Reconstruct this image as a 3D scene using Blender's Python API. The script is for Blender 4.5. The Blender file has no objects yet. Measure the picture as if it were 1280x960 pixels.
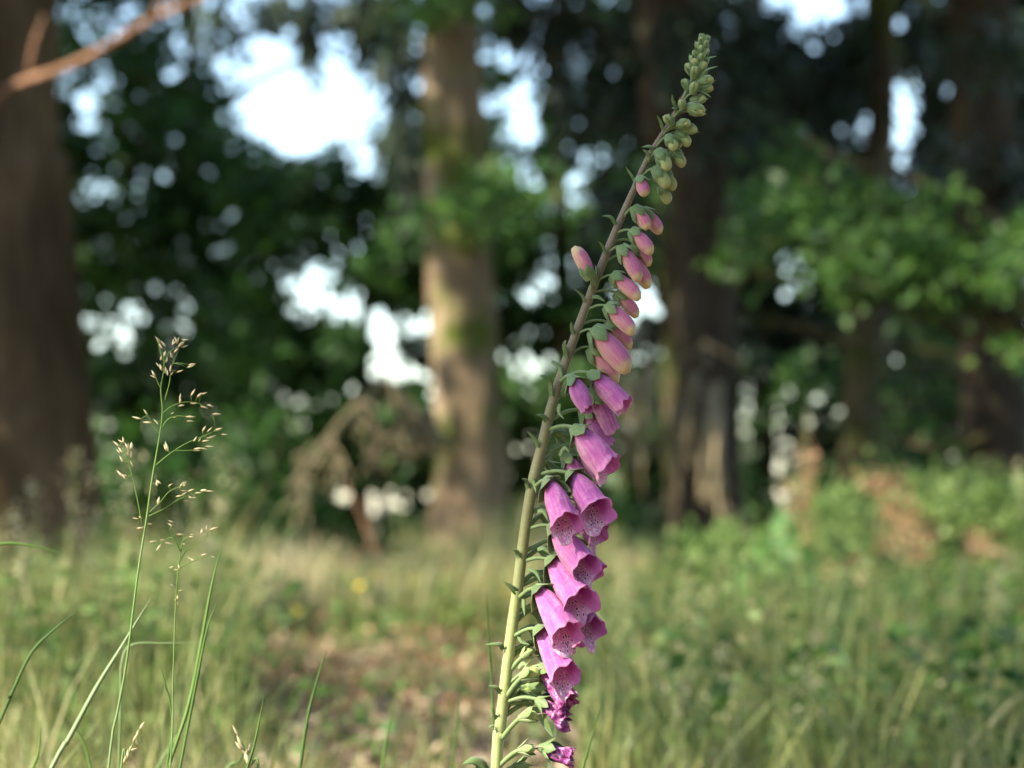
import bpy, math, random
import numpy as np
from mathutils import Vector, Matrix, noise as mnoise

R = math.radians
rng = np.random.default_rng(7)
random.seed(7)
scene = bpy.context.scene
col = scene.collection

# ------------------------------------------------------------------ camera
F = 3323.0                      # focal length in photo pixels (1280 wide)
CAM = Vector((0, 0, 0.45))
PITCH = math.atan(160.0 / F)
cd = bpy.data.cameras.new('camera')
cam = bpy.data.objects.new('camera', cd); col.objects.link(cam)
cam.location = CAM
cam.rotation_euler = (math.pi / 2 + PITCH, 0, 0)
cd.sensor_fit = 'HORIZONTAL'; cd.sensor_width = 17.333; cd.lens = 45.0
cd.clip_start = 0.05; cd.clip_end = 6000
cd.dof.use_dof = True; cd.dof.focus_distance = 1.995; cd.dof.aperture_fstop = 2.9
scene.camera = cam

# ------------------------------------------------------------------ sky, sun, exposure
SUN = Vector((-0.80, -0.42, 0.62)).normalized()      # towards the sun
w = bpy.data.worlds.new('World'); scene.world = w; w.use_nodes = True
nt = w.node_tree; bg = nt.nodes['Background']
sky = nt.nodes.new('ShaderNodeTexSky'); sky.sky_type = 'NISHITA'; sky.sun_disc = False
sky.sun_elevation = math.asin(SUN.z); sky.sun_rotation = math.atan2(SUN.x, SUN.y)
sky.air_density = 1.05; sky.dust_density = 0.6; sky.ozone_density = 1.6
nt.links.new(sky.outputs[0], bg.inputs[0]); bg.inputs[1].default_value = 0.15
sl = bpy.data.lights.new('sun', 'SUN'); sl.energy = 4.7; sl.angle = R(0.6); sl.color = (1.0, 0.91, 0.75)
so = bpy.data.objects.new('sun', sl); col.objects.link(so)
so.rotation_euler = (-SUN).to_track_quat('-Z', 'Y').to_euler()
vs = scene.view_settings
vs.view_transform = 'Standard'; vs.look = 'None'; vs.gamma = 1; vs.use_curve_mapping = False
vs.exposure = 1.75
scene.cycles.use_denoising = True
scene.cycles.max_bounces = 8; scene.cycles.transmission_bounces = 6; scene.cycles.transparent_max_bounces = 4

# ------------------------------------------------------------------ helpers
cp, sp = math.cos(PITCH), math.sin(PITCH)
def px(x, y, D):
    """point at depth Y = D (metres) on the photo's line of sight"""
    v = (480.0 - y) / F
    dx, dy, dz = (x - 640.0) / F, cp - v * sp, sp + v * cp
    s = D / dy
    return Vector((dx * s, D, CAM.z + dz * s))

def gz(x, y):
    """height of the ground"""
    x = np.asarray(x, float); y = np.asarray(y, float)
    z = 0.018 * np.sin(1.3 * x + 0.5) * np.cos(0.9 * y) + 0.012 * np.sin(2.9 * x + 1.7 * y)
    t = np.clip((y - 19.0) / 45.0, 0, 1)
    return z * (1 - t) - 3.2 * t * t * (3 - 2 * t)

def link(name, me, mats, parent=None):
    o = bpy.data.objects.new(name, me); col.objects.link(o)
    if mats is not None and len(me.materials) == 0:
        for m in (mats if isinstance(mats, (list, tuple)) else [mats]): me.materials.append(m)
    if parent is not None: o.parent = parent
    return o

def tag(o, label=None, cat=None, group=None, kind=None):
    if label: o['label'] = label
    if cat: o['category'] = cat
    if group: o['group'] = group
    if kind: o['kind'] = kind
    return o

def thing(name, loc, label, cat, group=None):
    o = bpy.data.objects.new(name, None); col.objects.link(o)
    o.location = loc; o.empty_display_size = 0.05
    return tag(o, label, cat, group)

def mesh(name, verts, faces, attr=None, smooth=True, uv=None, mi=None):
    """verts (N,3) array, faces list or (M,k) array; attr: per-vertex float array 'tone'"""
    me = bpy.data.meshes.new(name)
    verts = np.asarray(verts, np.float32).reshape(-1, 3)
    if isinstance(faces, np.ndarray):
        m, k = faces.shape
        me.vertices.add(len(verts)); me.vertices.foreach_set('co', verts.ravel())
        me.loops.add(m * k); me.loops.foreach_set('vertex_index', faces.astype(np.int32).ravel())
        me.polygons.add(m); me.polygons.foreach_set('loop_start', np.arange(0, m * k, k, dtype=np.int32))
        me.polygons.foreach_set('loop_total', np.full(m, k, np.int32))
        me.update(calc_edges=True)
    else:
        me.from_pydata([tuple(v) for v in verts], [], faces); me.update()
    if smooth: me.polygons.foreach_set('use_smooth', np.ones(len(me.polygons), bool))
    if mi is not None: me.polygons.foreach_set('material_index', np.asarray(mi, np.int32))
    if attr is not None:
        a = me.attributes.new('tone', 'FLOAT', 'POINT'); a.data.foreach_set('value', np.asarray(attr, np.float32))
    if uv is not None:
        l = me.uv_layers.new(name='uv'); li = np.zeros(len(me.loops), np.int32)
        me.loops.foreach_get('vertex_index', li)
        l.data.foreach_set('uv', np.asarray(uv, np.float32)[li].ravel())
    return me

class MB:
    def __init__(s): s.v = []; s.f = []; s.a = []; s.n = 0
    def add(s, v, f, tone=0.5):
        v = np.asarray(v, float).reshape(-1, 3)
        s.v.append(v); s.f += [tuple(i + s.n for i in q) for q in f]
        s.a.append(np.broadcast_to(np.asarray(tone, float), (len(v),))); s.n += len(v)
    def tube(s, pts, rad, sides=8, tone=0.5, rough=0.0, seed=0, cap=True):
        pts = [Vector(p) for p in pts]; n = len(pts)
        rad = rad if hasattr(rad, '__len__') else [rad] * n
        tg = [(pts[min(i + 1, n - 1)] - pts[max(i - 1, 0)]).normalized() for i in range(n)]
        a = tg[0].orthogonal().normalized(); V = []
        for i in range(n):
            a = (a - tg[i] * a.dot(tg[i])).normalized(); b = tg[i].cross(a)
            for k in range(sides):
                th = 2 * math.pi * k / sides
                r = rad[i]
                if rough:
                    d = a * math.cos(th) + b * math.sin(th)
                    r *= 1 + rough * mnoise.noise((pts[i] * 2.2 + d * 1.6 + Vector((seed * 7.1, 0, 0))))
                V.append(pts[i] + (a * math.cos(th) + b * math.sin(th)) * r)
        fs = [(i * sides + k, i * sides + (k + 1) % sides, (i + 1) * sides + (k + 1) % sides, (i + 1) * sides + k)
              for i in range(n - 1) for k in range(sides)]
        if cap:
            fs.append(tuple(range(sides))[::-1]); fs.append(tuple((n - 1) * sides + k for k in range(sides)))
        s.add(V, fs, tone)
    def build(s, name, mats, parent=None, loc=None, smooth=True):
        v = np.concatenate(s.v)
        if loc is not None: v = v - np.array(loc)
        return link(name, mesh(name, v, s.f, np.concatenate(s.a), smooth), mats, parent)

def spline(ctrl, n):
    """Catmull-Rom through control points -> n points"""
    c = [Vector(p) for p in ctrl]; c = [c[0] * 2 - c[1]] + c + [c[-1] * 2 - c[-2]]
    out = []; m = len(c) - 3
    for i in range(n):
        t = i / (n - 1) * m; k = min(int(t), m - 1); u = t - k
        p0, p1, p2, p3 = c[k:k + 4]
        out.append(0.5 * ((2 * p1) + (p2 - p0) * u + (2 * p0 - 5 * p1 + 4 * p2 - p3) * u * u + (3 * p1 - p0 - 3 * p2 + p3) * u ** 3))
    return out

def reseed(text):
    global rng
    rng = np.random.default_rng(sum((i + 1) * ord(c) for i, c in enumerate(text)))
def lerp(a, b, t): return a + (b - a) * t
def sstep(a, b, x):
    t = np.clip((x - a) / (b - a), 0, 1); return t * t * (3 - 2 * t)

# ------------------------------------------------------------------ materials
def new_mat(name):
    m = bpy.data.materials.new(name); m.use_nodes = True
    nt = m.node_tree; nt.nodes.clear()
    return m, nt, nt.nodes.new, nt.links.new
def ramp(N, stops):
    r = N('ShaderNodeValToRGB'); e = r.color_ramp.elements
    while len(e) < len(stops): e.new(0.5)
    for k, (p, c) in enumerate(stops): e[k].position = p; e[k].color = (*c, 1)
    return r
def leafy(name, stops, trans=0.3, rough=0.55, sheen=0.0, noise_scale=None, spec=0.35, bright=1.15):
    """foliage: colour by the 'tone' attribute, part of the light passes through"""
    m, nt, N, L = new_mat(name)
    at = N('ShaderNodeAttribute'); at.attribute_name = 'tone'
    rp = ramp(N, stops); src = at.outputs['Fac']
    if noise_scale:
        nz = N('ShaderNodeTexNoise'); nz.inputs['Scale'].default_value = noise_scale; nz.inputs['Detail'].default_value = 4
        tc = N('ShaderNodeTexCoord'); L(tc.outputs['Object'], nz.inputs['Vector'])
        ad = N('ShaderNodeMath'); ad.operation = 'MULTIPLY_ADD'; ad.inputs[1].default_value = 0.5
        L(nz.outputs['Fac'], ad.inputs[0]); 
        sb = N('ShaderNodeMath'); sb.operation = 'SUBTRACT'; sb.inputs[1].default_value = 0.25
        L(src, sb.inputs[0]); L(sb.outputs[0], ad.inputs[2]); src = ad.outputs[0]
    L(src, rp.inputs[0])
    p = N('ShaderNodeBsdfPrincipled'); L(rp.outputs[0], p.inputs['Base Color'])
    p.inputs['Roughness'].default_value = rough; p.inputs['Specular IOR Level'].default_value = spec
    if sheen:
        p.inputs['Sheen Weight'].default_value = sheen; p.inputs['Sheen Roughness'].default_value = 0.4
    tr = N('ShaderNodeBsdfTranslucent')
    hs = N('ShaderNodeHueSaturation'); hs.inputs['Value'].default_value = bright; hs.inputs['Saturation'].default_value = 1.1
    L(rp.outputs[0], hs.inputs['Color']); L(hs.outputs[0], tr.inputs['Color'])
    mx = N('ShaderNodeMixShader'); mx.inputs[0].default_value = trans
    L(p.outputs[0], mx.inputs[1]); L(tr.outputs[0], mx.inputs[2])
    o = N('ShaderNodeOutputMaterial'); L(mx.outputs[0], o.inputs[0])
    return m
def bark(name, c1, c2, c3, scale=6.0, moss=None):
    m, nt, N, L = new_mat(name)
    tc = N('ShaderNodeTexCoord'); mp = N('ShaderNodeMapping'); mp.inputs['Scale'].default_value = (1, 1, 0.3)
    L(tc.outputs['Object'], mp.inputs[0])
    n1 = N('ShaderNodeTexNoise'); n1.inputs['Scale'].default_value = scale; n1.inputs['Detail'].default_value = 8; n1.inputs['Roughness'].default_value = 0.65
    L(mp.outputs[0], n1.inputs['Vector'])
    vo = N('ShaderNodeTexVoronoi'); vo.inputs['Scale'].default_value = scale * 4; L(mp.outputs[0], vo.inputs['Vector'])
    rp = ramp(N, [(0.3, c1), (0.52, c2), (0.75, c3)]); L(n1.outputs['Fac'], rp.inputs[0])
    colour = rp.outputs[0]
    if moss:
        n2 = N('ShaderNodeTexNoise'); n2.inputs['Scale'].default_value = 2.3; n2.inputs['Detail'].default_value = 5; L(tc.outputs['Object'], n2.inputs['Vector'])
        r2 = ramp(N, [(0.5, (0, 0, 0)), (0.62, (1, 1, 1))]); L(n2.outputs['Fac'], r2.inputs[0])
        mx = N('ShaderNodeMix'); mx.data_type = 'RGBA'; L(r2.outputs[0], mx.inputs[0]); L(colour, mx.inputs[6]); mx.inputs[7].default_value = (*moss, 1)
        colour = mx.outputs[2]
    p = N('ShaderNodeBsdfPrincipled'); p.inputs['Roughness'].default_value = 1.0; p.inputs['Specular IOR Level'].default_value = 0.02
    L(colour, p.inputs['Base Color'])
    b = N('ShaderNodeBump'); b.inputs['Strength'].default_value = 0.8; b.inputs['Distance'].default_value = 0.02
    mm = N('ShaderNodeMath'); mm.operation = 'ADD'; L(n1.outputs['Fac'], mm.inputs[0]); L(vo.outputs['Distance'], mm.inputs[1])
    L(mm.outputs[0], b.inputs['Height']); L(b.outputs[0], p.inputs['Normal'])
    o = N('ShaderNodeOutputMaterial'); L(p.outputs[0], o.inputs[0])
    return m

M = {}
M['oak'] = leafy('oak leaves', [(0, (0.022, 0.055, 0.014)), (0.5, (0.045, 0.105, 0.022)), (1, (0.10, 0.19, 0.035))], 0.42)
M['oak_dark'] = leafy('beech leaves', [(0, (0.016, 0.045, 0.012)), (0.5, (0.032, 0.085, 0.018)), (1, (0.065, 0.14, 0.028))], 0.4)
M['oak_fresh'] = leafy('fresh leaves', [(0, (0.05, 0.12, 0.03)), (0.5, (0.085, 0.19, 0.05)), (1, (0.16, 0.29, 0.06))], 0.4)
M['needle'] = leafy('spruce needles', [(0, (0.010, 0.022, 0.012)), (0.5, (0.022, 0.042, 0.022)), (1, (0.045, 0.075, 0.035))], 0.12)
M['bramble'] = leafy('bramble leaves', [(0, (0.06, 0.11, 0.03)), (0.5, (0.125, 0.195, 0.055)), (1, (0.23, 0.30, 0.11))], 0.4, spec=0.15)
M['deadleaf'] = leafy('dead leaves', [(0, (0.14, 0.075, 0.035)), (0.5, (0.26, 0.15, 0.075)), (1, (0.42, 0.27, 0.15))], 0.25)
M['deadtwig'] = leafy('dead twigs', [(0, (0.07, 0.058, 0.03)), (0.5, (0.14, 0.115, 0.06)), (1, (0.25, 0.20, 0.11))], 0.1)
M['grass'] = leafy('meadow grass', [(0, (0.085, 0.125, 0.035)), (0.3, (0.155, 0.185, 0.055)), (0.6, (0.28, 0.275, 0.105)), (0.82, (0.44, 0.39, 0.21)), (1, (0.56, 0.47, 0.30))], 0.38)
M['grass_fg'] = leafy('green grass blade', [(0, (0.05, 0.11, 0.025)), (0.5, (0.14, 0.24, 0.045)), (1, (0.30, 0.38, 0.20))], 0.35, noise_scale=30)
M['straw'] = leafy('seed heads', [(0, (0.30, 0.26, 0.12)), (0.5, (0.50, 0.44, 0.25)), (1, (0.72, 0.66, 0.46))], 0.3)
M['spikelet'] = leafy('grass spikelet', [(0, (0.30, 0.17, 0.09)), (0.4, (0.42, 0.34, 0.18)), (1, (0.58, 0.53, 0.34))], 0.4)
M['yellow'] = leafy('yellow petals', [(0, (0.70, 0.45, 0.02)), (1, (0.85, 0.62, 0.04))], 0.3)
M['litter'] = leafy('litter', [(0, (0.10, 0.065, 0.04)), (0.5, (0.22, 0.15, 0.10)), (1, (0.42, 0.33, 0.22))], 0.1)
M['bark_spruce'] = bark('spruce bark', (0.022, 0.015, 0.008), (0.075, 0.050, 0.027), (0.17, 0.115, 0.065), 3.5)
M['bark_dark'] = bark('shaded grey bark', (0.018, 0.015, 0.011), (0.05, 0.040, 0.028), (0.11, 0.085, 0.058), 4)  # shade on these trunks is put into a darker bark colour
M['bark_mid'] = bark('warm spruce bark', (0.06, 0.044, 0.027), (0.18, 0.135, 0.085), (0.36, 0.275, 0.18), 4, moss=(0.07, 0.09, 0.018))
M['bark_thin'] = bark('mossy bark', (0.03, 0.025, 0.015), (0.075, 0.062, 0.035), (0.15, 0.12, 0.07), 8, moss=(0.05, 0.06, 0.018))
M['twig'] = bark('reddish twig', (0.12, 0.062, 0.038), (0.25, 0.14, 0.085), (0.40, 0.24, 0.155), 20)

# foxglove
GR = [(0, (0.085, 0.13, 0.035)), (0.5, (0.155, 0.235, 0.08)), (1, (0.32, 0.40, 0.17))]
M['sepal'] = leafy('foxglove sepal', GR, 0.3, sheen=0.35, noise_scale=260)
M['stem'] = leafy('foxglove stem', [(0, (0.15, 0.105, 0.07)), (0.35, (0.165, 0.135, 0.065)), (0.6, (0.165, 0.17, 0.06)), (1, (0.31, 0.35, 0.125))], 0.08, sheen=0.4, noise_scale=90)
M['capsule'] = leafy('green capsule', [(0, (0.22, 0.32, 0.07)), (1, (0.42, 0.50, 0.16))], 0.2, sheen=0.4, noise_scale=300)
M['style'] = leafy('dried style', [(0, (0.10, 0.03, 0.07)), (1, (0.35, 0.2, 0.2))], 0.1)

def petal(name, inner=False, kind='open'):
    m, nt, N, L = new_mat(name)
    def math_(op, a, b=None, c=None):
        n = N('ShaderNodeMath'); n.operation = op
        for k, v in enumerate((a, b, c)):
            if v is None: continue
            if isinstance(v, (int, float)): n.inputs[k].default_value = v
            else: L(v, n.inputs[k])
        return n.outputs[0]
    def mix(f, a, b):
        n = N('ShaderNodeMix'); n.data_type = 'RGBA'
        for k, v in ((0, f), (6, a), (7, b)):
            if isinstance(v, tuple): n.inputs[k].default_value = (*v, 1)
            elif isinstance(v, (int, float)): n.inputs[k].default_value = v
            else: L(v, n.inputs[k])
        return n.outputs[2]
    def mrange(v, a, b):
        n = N('ShaderNodeMapRange'); n.interpolation_type = 'SMOOTHSTEP'
        L(v, n.inputs[0]); n.inputs[1].default_value = a; n.inputs[2].default_value = b
        return n.outputs[0]
    tc = N('ShaderNodeUVMap'); tc.uv_map = 'uv'
    sx = N('ShaderNodeSeparateXYZ'); L(tc.outputs[0], sx.inputs[0])
    u, v = sx.outputs[0], sx.outputs[1]
    vent = math_('SUBTRACT', 1.0, math_('MULTIPLY', math_('ABSOLUTE', math_('SUBTRACT', u, 0.5)), 2.0))   # 1 on the underside
    oc = N('ShaderNodeTexCoord')
    n1 = N('ShaderNodeTexNoise'); n1.inputs['Scale'].default_value = 170; n1.inputs['Detail'].default_value = 5; L(oc.outputs['Object'], n1.inputs['Vector'])
    cb = N('ShaderNodeCombineXYZ'); L(math_('MULTIPLY', u, 26), cb.inputs[0]); L(math_('MULTIPLY', v, 2.2), cb.inputs[1])
    oi = N('ShaderNodeObjectInfo'); L(math_('MULTIPLY', oi.outputs['Random'], 40), cb.inputs[2])
    n2 = N('ShaderNodeTexNoise'); n2.inputs['Scale'].default_value = 1.0; n2.inputs['Detail'].default_value = 4; L(cb.outputs[0], n2.inputs['Vector'])
    rnd = oi.outputs['Random']
    cv = N('ShaderNodeCombineXYZ'); L(math_('MULTIPLY', u, 110), cv.inputs[0]); L(math_('MULTIPLY', v, 5), cv.inputs[1]); L(math_('MULTIPLY', rnd, 17), cv.inputs[2])
    n4 = N('ShaderNodeTexNoise'); n4.inputs['Scale'].default_value = 1.0; n4.inputs['Detail'].default_value = 3; L(cv.outputs[0], n4.inputs['Vector'])
    if kind == 'bud':
        pink, deep, pale = (0.58, 0.19, 0.30), (0.48, 0.12, 0.23), (0.62, 0.46, 0.25)
        f = math_('ADD', math_('MULTIPLY', vent, 0.75), math_('MULTIPLY', mrange(v, 0.72, 1.0), 0.75))
        f = mrange(math_('ADD', f, math_('MULTIPLY', math_('SUBTRACT', n2.outputs['Fac'], 0.5), 0.5)), 0.22, 0.85)
        c = mix(f, mix(n2.outputs['Fac'], deep, pink), pale)
    elif kind == 'young':
        f = mrange(math_('ADD', v, math_('MULTIPLY', n2.outputs['Fac'], 0.3)), 0.4, 1.1)
        c = mix(f, (0.19, 0.28, 0.10), (0.38, 0.40, 0.15))
    elif kind == 'withered':
        n3 = N('ShaderNodeTexNoise'); n3.inputs['Scale'].default_value = 240; n3.inputs['Detail'].default_value = 6; L(oc.outputs['Object'], n3.inputs['Vector'])
        rp = ramp(N, [(0.32, (0.09, 0.012, 0.075)), (0.47, (0.36, 0.06, 0.26)), (0.6, (0.62, 0.25, 0.48)), (0.72, (0.8, 0.62, 0.66))])
        L(n3.outputs['Fac'], rp.inputs[0]); c = rp.outputs[0]
    elif not inner:
        pink, deep, pale = (0.62, 0.21, 0.47), (0.49, 0.11, 0.36), (0.80, 0.52, 0.53)
        c = mix(mrange(n2.outputs['Fac'], 0.3, 0.7), deep, pink)
        f = math_('ADD', mrange(vent, 0.45, 0.9), math_('MULTIPLY', mrange(n1.outputs['Fac'], 0.52, 0.68), 0.35))
        f = math_('ADD', f, math_('MULTIPLY', mrange(v, 0.88, 1.0), 0.35))
        f = math_('MULTIPLY', f, math_('ADD', 0.16, math_('MULTIPLY', n2.outputs['Fac'], 0.9)))
        c = mix(f, c, pale)
    else:
        c = mix(mrange(v, 0.55, 1.0), (0.50, 0.06, 0.34), (0.64, 0.20, 0.52))
        lipmask = math_('MULTIPLY', mrange(vent, 0.60, 0.80), mrange(v, 0.40, 0.62))
        c = mix(math_('MULTIPLY', lipmask, 0.7), c, (0.82, 0.42, 0.62))
        sb = N('ShaderNodeCombineXYZ'); L(math_('MULTIPLY', u, 1.5), sb.inputs[0]); L(v, sb.inputs[1]); L(math_('MULTIPLY', rnd, 30), sb.inputs[2])
        vo = N('ShaderNodeTexVoronoi'); vo.inputs['Scale'].default_value = 19; L(sb.outputs[0], vo.inputs['Vector'])
        vo.voronoi_dimensions = '3D'; vo.inputs['Randomness'].default_value = 0.75
        d = vo.outputs['Distance']
        ring = math_('MULTIPLY', math_('SUBTRACT', 1.0, mrange(d, 0.40, 0.56)), lipmask)
        c = mix(ring, c, (0.92, 0.72, 0.80))
        dot = math_('MULTIPLY', math_('SUBTRACT', 1.0, mrange(d, 0.24, 0.34)), mrange(lipmask, 0.25, 0.5))
        dot = math_('MULTIPLY', dot, math_('SUBTRACT', 1.0, mrange(v, 0.93, 0.99)))
        c = mix(dot, c, (0.11, 0.008, 0.06))
    hs = N('ShaderNodeHueSaturation'); L(c, hs.inputs['Color'])
    L(math_('ADD', math_('MULTIPLY', n4.outputs['Fac'], 0.5), math_('ADD', 0.65, math_('MULTIPLY', rnd, 0.2))), hs.inputs['Value'])
    L(math_('ADD', 0.492, math_('MULTIPLY', rnd, 0.016)), hs.inputs['Hue'])
    c = hs.outputs[0]
    p = N('ShaderNodeBsdfPrincipled'); L(c, p.inputs['Base Color'])
    p.inputs['Roughness'].default_value = 0.6; p.inputs['Specular IOR Level'].default_value = 0.22
    p.inputs['Sheen Weight'].default_value = 0.18; p.inputs['Sheen Roughness'].default_value = 0.35
    b = N('ShaderNodeBump'); b.inputs['Strength'].default_value = 0.6; b.inputs['Distance'].default_value = 0.0015
    L(math_('ADD', math_('ADD', n2.outputs['Fac'], math_('MULTIPLY', n4.outputs['Fac'], 0.35)), math_('MULTIPLY', n1.outputs['Fac'], 0.9)), b.inputs['Height']); L(b.outputs[0], p.inputs['Normal'])
    tr = N('ShaderNodeBsdfTranslucent'); L(c, tr.inputs['Color'])
    mx = N('ShaderNodeMixShader'); mx.inputs[0].default_value = 0.15 if kind in ('bud', 'young') else 0.38
    L(p.outputs[0], mx.inputs[1]); L(tr.outputs[0], mx.inputs[2])
    o = N('ShaderNodeOutputMaterial'); L(mx.outputs[0], o.inputs[0])
    return m
M['petal'] = petal('foxglove petal outside'); M['petal_in'] = petal('foxglove petal inside', True)
M['bud'] = petal('pink bud', kind='bud'); M['young'] = petal('green bud tip', kind='young')
M['withered'] = petal('withered petal', kind='withered')

def ground_mat():
    m, nt, N, L = new_mat('meadow soil')
    tc = N('ShaderNodeTexCoord')
    n1 = N('ShaderNodeTexNoise'); n1.inputs['Scale'].default_value = 1.4; n1.inputs['Detail'].default_value = 9; n1.inputs['Roughness'].default_value = 0.7; L(tc.outputs['Object'], n1.inputs['Vector'])
    n2 = N('ShaderNodeTexNoise'); n2.inputs['Scale'].default_value = 14; n2.inputs['Detail'].default_value = 8; L(tc.outputs['Object'], n2.inputs['Vector'])
    r1 = ramp(N, [(0.30, (0.085, 0.055, 0.036)), (0.48, (0.19, 0.135, 0.09)), (0.62, (0.12, 0.115, 0.05)), (0.8, (0.10, 0.13, 0.045))]); L(n1.outputs['Fac'], r1.inputs[0])
    r2 = ramp(N, [(0.3, (0.5, 0.5, 0.5)), (0.7, (1.25, 1.2, 1.1))]); L(n2.outputs['Fac'], r2.inputs[0])
    mx = N('ShaderNodeMix'); mx.data_type = 'RGBA'; mx.blend_type = 'MULTIPLY'; mx.inputs[0].default_value = 1
    L(r1.outputs[0], mx.inputs[6]); L(r2.outputs[0], mx.inputs[7])
    p = N('ShaderNodeBsdfPrincipled'); p.inputs['Roughness'].default_value = 0.95; p.inputs['Specular IOR Level'].default_value = 0.1
    L(mx.outputs[2], p.inputs['Base Color'])
    b = N('ShaderNodeBump'); b.inputs['Distance'].default_value = 0.03; L(n2.outputs['Fac'], b.inputs['Height']); L(b.outputs[0], p.inputs['Normal'])
    o = N('ShaderNodeOutputMaterial'); L(p.outputs[0], o.inputs[0])
    return m
M['ground'] = ground_mat()

# ------------------------------------------------------------------ ground
ys = np.concatenate([np.arange(-40, -2, 2), np.arange(-2, 20, 0.25), np.arange(20, 70, 2), np.geomspace(70, 4000, 14)])
xs = np.concatenate([-np.geomspace(3000, 14, 12), np.arange(-13, 13.1, 0.5), np.geomspace(14, 3000, 12)])
X, Y = np.meshgrid(xs, ys)
nx, ny = len(xs), len(ys)
idx = np.arange(nx * ny).reshape(ny, nx)
q = np.stack([idx[:-1, :-1], idx[:-1, 1:], idx[1:, 1:], idx[1:, :-1]], -1).reshape(-1, 4)
tag(link('ground', mesh('ground', np.stack([X, Y, gz(X, Y)], -1).reshape(-1, 3), q), M['ground']),
    'brown earth of the meadow under the grass', kind='structure')

# ------------------------------------------------------------------ leaf clouds and trees
def leaf_verts(pos, size, aspect, dirs, tone, fold=0.25):
    """diamond leaves (one quad, folded along the midrib): pos (N,3) base points, dirs (N,3) growth direction"""
    n = len(pos)
    dirs = dirs / np.linalg.norm(dirs, axis=1, keepdims=True)
    rv = rng.normal(size=(n, 3)); side = np.cross(dirs, rv); side /= np.linalg.norm(side, axis=1, keepdims=True) + 1e-9
    nor = np.cross(side, dirs)
    L_ = np.asarray(size).reshape(-1, 1) * np.ones((n, 1)); W_ = L_ * aspect * 0.5
    b = pos; t = pos + dirs * L_ - nor * L_ * 0.1
    l = pos + dirs * L_ * 0.45 + side * W_ + nor * W_ * fold; r = pos + dirs * L_ * 0.45 - side * W_ + nor * W_ * fold
    v = np.stack([b, r, t, l], 1).reshape(-1, 3)
    f = np.arange(n * 4).reshape(n, 4)
    return v, f, np.repeat(np.asarray(tone) * np.ones(n), 4)

def lobe_points(c, r, n, clump=10, spread=0.16, shell=0.45):
    """clumped points through an ellipsoid"""
    k = max(3, n // clump)
    d = rng.normal(size=(k, 3)); d /= np.linalg.norm(d, axis=1, keepdims=True)
    rad = rng.uniform(0, 1, (k, 1)) ** shell
    rad *= rng.uniform(0.75, 1.15, (k, 1))
    cl = np.array(c) + d * rad * np.array(r)
    ci = rng.integers(0, k, n)
    sp_ = np.minimum(np.array(r) * 0.6, spread)
    tone_c = rng.uniform(0.15, 0.85, k)
    return cl[ci] + rng.normal(size=(n, 3)) * sp_ * 0.6, tone_c[ci], cl

def crown_mesh(lobes, leaf, aspect, density, droop=0.3, spread=0.16, shell=0.45):
    """lobes: list of (centre, radii[, density factor])"""
    V, Fc, T = [], [], []; off = 0; anchors = []
    for lb in lobes:
        c, r = np.array(lb[0], float), np.array(lb[1], float); df = lb[2] if len(lb) > 2 else 1.0
        area = math.pi * (r[0] * r[2] + r[0] * r[1] + r[1] * r[2]) / 3
        n = int(max(24, density * df * area / (leaf * leaf * aspect * 0.5)))
        pos, tc, cl = lobe_points(c, r, n, spread=spread, shell=shell)
        dirs = rng.normal(size=(n, 3)) + (pos - c) / r * 0.5; dirs[:, 2] -= droop
        tone = np.clip(tc + rng.normal(size=n) * 0.16, 0, 1)
        v, f, t = leaf_verts(pos, leaf * rng.uniform(0.6, 1.3, n), aspect, dirs, tone)
        V.append(v); Fc.append(f + off); T.append(t); off += len(v)
        anchors.append((c, r))
    return np.concatenate(V), np.concatenate(Fc), np.concatenate(T)

def trunk_tube(pts, rad, seed, roots=0, sides=28, rings=46):
    mb = MB()
    P_ = spline(pts, rings)
    rr = np.interp(np.linspace(0, len(rad) - 1, rings), range(len(rad)), rad)
    mb.tube(P_, list(rr), sides, 0.5, rough=0.09, seed=seed)
    for k in range(roots):
        a = 2 * math.pi * k / roots + seed; b = P_[0] + Vector((0, 0, 0.28))
        d = Vector((math.cos(a), math.sin(a), 0)); r0 = rad[0]
        mb.tube(spline([b + d * r0 * 0.45, b + d * r0 * 1.0 - Vector((0, 0, .16)), b + d * r0 * 1.6 - Vector((0, 0, 0.26)), b + d * r0 * 2.4 - Vector((0, 0, 0.36))], 10),
                list(np.linspace(r0 * 0.5, r0 * 0.12, 10)), 10, 0.5, rough=0.2, seed=seed + k)
    return mb

def PL(cx, cy, rx, ry, D, dep=None, dens=1.0):
    """crown lobe whose outline is given at its distance D"""
    m = D / F; rx_, rz_ = rx * m, ry * m
    return (px(cx, cy, D), (rx_, dep if dep else max(0.35, 0.7 * (rx_ + rz_) / 2), rz_), dens)

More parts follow.
